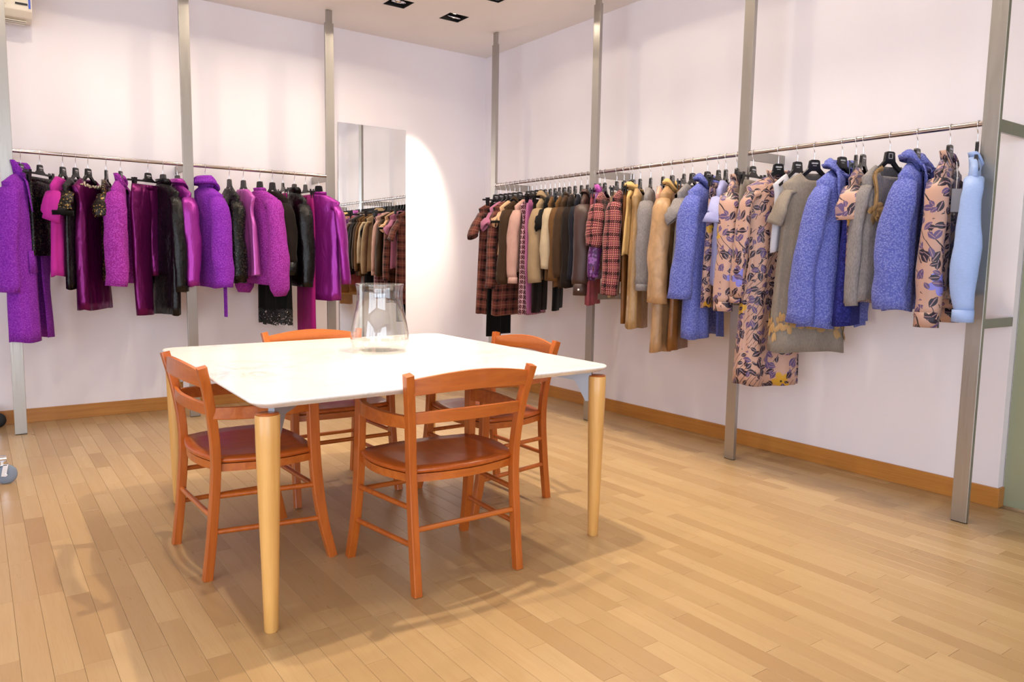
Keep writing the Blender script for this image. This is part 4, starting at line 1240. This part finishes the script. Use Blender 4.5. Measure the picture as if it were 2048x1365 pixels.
# ------------------------------------------------------------------ right rail, bay 3
g = hang('R', -3.430, 6, 'flannel_trousers', 'warm grey trousers on a clip hanger right of the third post', 'trousers', 'warm grey trousers', 'grey_wool', .15)
g.trousers(.89, .115, .066, .06, .020)
g = hang('R', -3.600, -26, 'floral_dress', 'long floral dress, the longest garment on the right rail', 'dress', 'long floral dress', 'floral')
g.body(1.345, .185, .040, .195, .080, nw=.06, drop=.05, waist=.90, wz=.62, folds=6, fa=.016).sleeves(.84, r0=.058, r1=.05, bal=.12, fwd=-.02); g.cuff(.872, .035, .046, 1, fwd=-.02); g.cuff(.862, .035, .046, -1, fwd=-.02)
g.stand(.035, .010); g.placket(None, .30, buttons=5)
g = hang('R', -3.722, -12, 'crepe_camisole', 'white top half hidden behind the grey flannel dress', 'top', 'white top behind the grey dress', 'white_top')
g.body(.58, .165, .016, .17, .02, nw=.075, drop=.09)
g = hang('R', -3.825, -28, 'flannel_dress', 'grey flannel dress with short sleeves and ochre flowers near its hem', 'dress', 'grey flannel dress', 'grey_wool')
g.body(1.125, .172, .042, .215, .070, nw=.075, drop=.05, folds=4, fa=.010).sleeves(.43, r0=.066, r1=.074, out=.04)
ra = random.Random(5); ap = MB()
for q in range(17):
    t0, r0 = -pi / 2 + pi * 2 * q / 17, ra.uniform(.80, .88)
    for k in range(5):
        a = 2 * pi * k / 5 + ra.random()
        ring = []
        for z in range(9):
            b = 2 * pi * z / 9
            px, pz = .030 + .026 * cos(b), .016 * sin(b)
            ring.append(g.skin(t0 + (px * cos(a) - pz * sin(a)) / .17, r0 + (px * sin(a) + pz * cos(a)) / .9, .0045 + .002 * cos(b)))
        c = g.skin(t0 + .03 * cos(a) / .17, r0 + .03 * sin(a) / .9, .009)
        ap.add(ring + [c], [(z, (z + 1) % 9, 9) for z in range(9)], True)
g.put(ap, 'flower_applique', F['applique'])['kind'] = 'stuff'
g = hang('R', -3.985, -8, 'boucle_coat', 'blue violet boucle coat with wide lapels in the middle of the third bay', 'coat', 'wide-lapelled blue boucle coat', 'blue_boucle')
g.body(.975, .160, .055, .215, .090, nw=.070, drop=.06, open=.24, folds=4, fa=.012).sleeves(.955, r0=.066, r1=.078, out=.03, flat=.62, fwd=-.03, slant=.03); g.stand(.055, .015, foldo=.5); g.lapels(.36, .75, .024)
g = hang('R', -4.062, 22, 'boucle_skirt', 'dark navy blue boucle skirt behind the grey ruffled cardigan', 'skirt', 'navy boucle skirt', 'navy_boucle', .155)
g.skirt(.958, .12, .022, .19, .05)
g = hang('R', -4.100, 12, 'floral_blouse', 'short-sleeved floral blouse between blue coat and grey ruffled cardigan', 'blouse', 'short-sleeved floral blouse', 'floral')
g.body(.838, .165, .024, .175, .04, nw=.07, drop=.05).sleeves(.42, r0=.056, r1=.058, out=.015)
g = hang('R', -4.238, -14, 'ruffled_cardigan', 'grey cardigan with ochre ruffle and fabric flower on the front', 'cardigan', 'grey ruffled cardigan', 'grey_knit', square=True)
g.body(.82, .165, .034, .18, .045, nw=.085, drop=.10, fa=.008).sleeves(.85, r0=.044, r1=.036, fwd=-.005, out=.015)
ru = MB()
for sg, off in ((1, .0), (1, .012)):
    rings = []
    for k in range(25):
        u = k / 24; row = -.95 + u * 1.28; t0 = pi / 2 - 1.0 + .42 * u
        a = g.skin(t0, row, .005 + off); b = g.skin(t0 - .24 - .05 * sin(k * 2.1), row + .02 * sin(k * 1.7), .018 + off + .007 * sin(k * 2.4))
        rings.append([a, (a + b) / 2 + Vector((0, .010, 0)), b])
    ru.loft(rings, False, False)
g.put(ru, 'ruffle', F['applique'])
fl = MB(); fc = Vector(g.skin(pi / 2 - .72, .30, .022))
for k in range(11):
    a = k * 2.4; r = .022 + .0022 * k
    c = fc + Vector((r * cos(a), .012 - .001 * k, r * sin(a)))
    d1 = Vector((cos(a), .35, sin(a))).normalized(); d2 = Vector((-sin(a), .2, cos(a)))
    ring = [c + d1 * (.022 * cos(2 * pi * q / 8)) + d2 * (.019 * sin(2 * pi * q / 8)) + Vector((0, .006 * sin(4 * pi * q / 8), 0)) for q in range(8)]
    fl.add(ring + [c + Vector((0, .006, 0))], [(q, (q + 1) % 8, 8) for q in range(8)], True)
g.put(fl, 'fabric_flower', F['applique'])
g = hang('R', -4.372, 9, 'boucle_coat', 'blue violet boucle coat with turned-up collar near the end of the right rail', 'coat', 'turned-up collar blue coat', 'blue_boucle')
g.body(.86, .158, .050, .180, .070, nw=.072, drop=.06, open=.26).sleeves(.850, r0=.068, r1=.082, out=.015, flat=.62, fwd=-.015, slant=.0); g.stand(.055, .014, foldo=.35); g.lapels(.28, .65, .022)
g = hang('R', -4.522, 9, 'floral_blouse', 'floral blouse with a hanging grey price tag, second from the near end', 'blouse', 'floral blouse with price tag', 'floral')
g.body(.80, .145, .034, .160, .045, nw=.058, drop=.06, fa=.012).sleeves(.88, r0=.052, r1=.056, bal=.10, out=.012); g.cuff(.928, .07, .052, 1, .012); g.cuff(.918, .07, .052, -1, .012); g.stand(.04, .010); g.placket(None, .7, buttons=5)
tg = g.put(MB().box((.100, .070, -.345), (.042, .002, .105), radians(-55)), 'price_tag', F['paper'], label='grey paper price tag')
MB().tube([(.100, .067, -.296), (.080, .062, -.23), (.045, .045, -.165)], .0016, 6).build('tag_cord', F['string'], tg)
g = hang('R', -4.640, 22, 'crepe_blouse', 'light blue blouse with long gathered sleeve at the near end of the rail', 'blouse', 'light blue blouse', 'sky')
g.body(.775, .158, .024, .165, .03, nw=.05, drop=.05, fa=.010).sleeve(.85, 1, r0=.041, r1=.040, bal=.62, out=.014); g.sleeve(.84, -1, r0=.045, r1=.036, bal=.2, out=-.02); g.cuff(.892, .055, .043, 1, .014); g.cuff(.882, .055, .039, -1, -.02); g.stand(.022, .006)
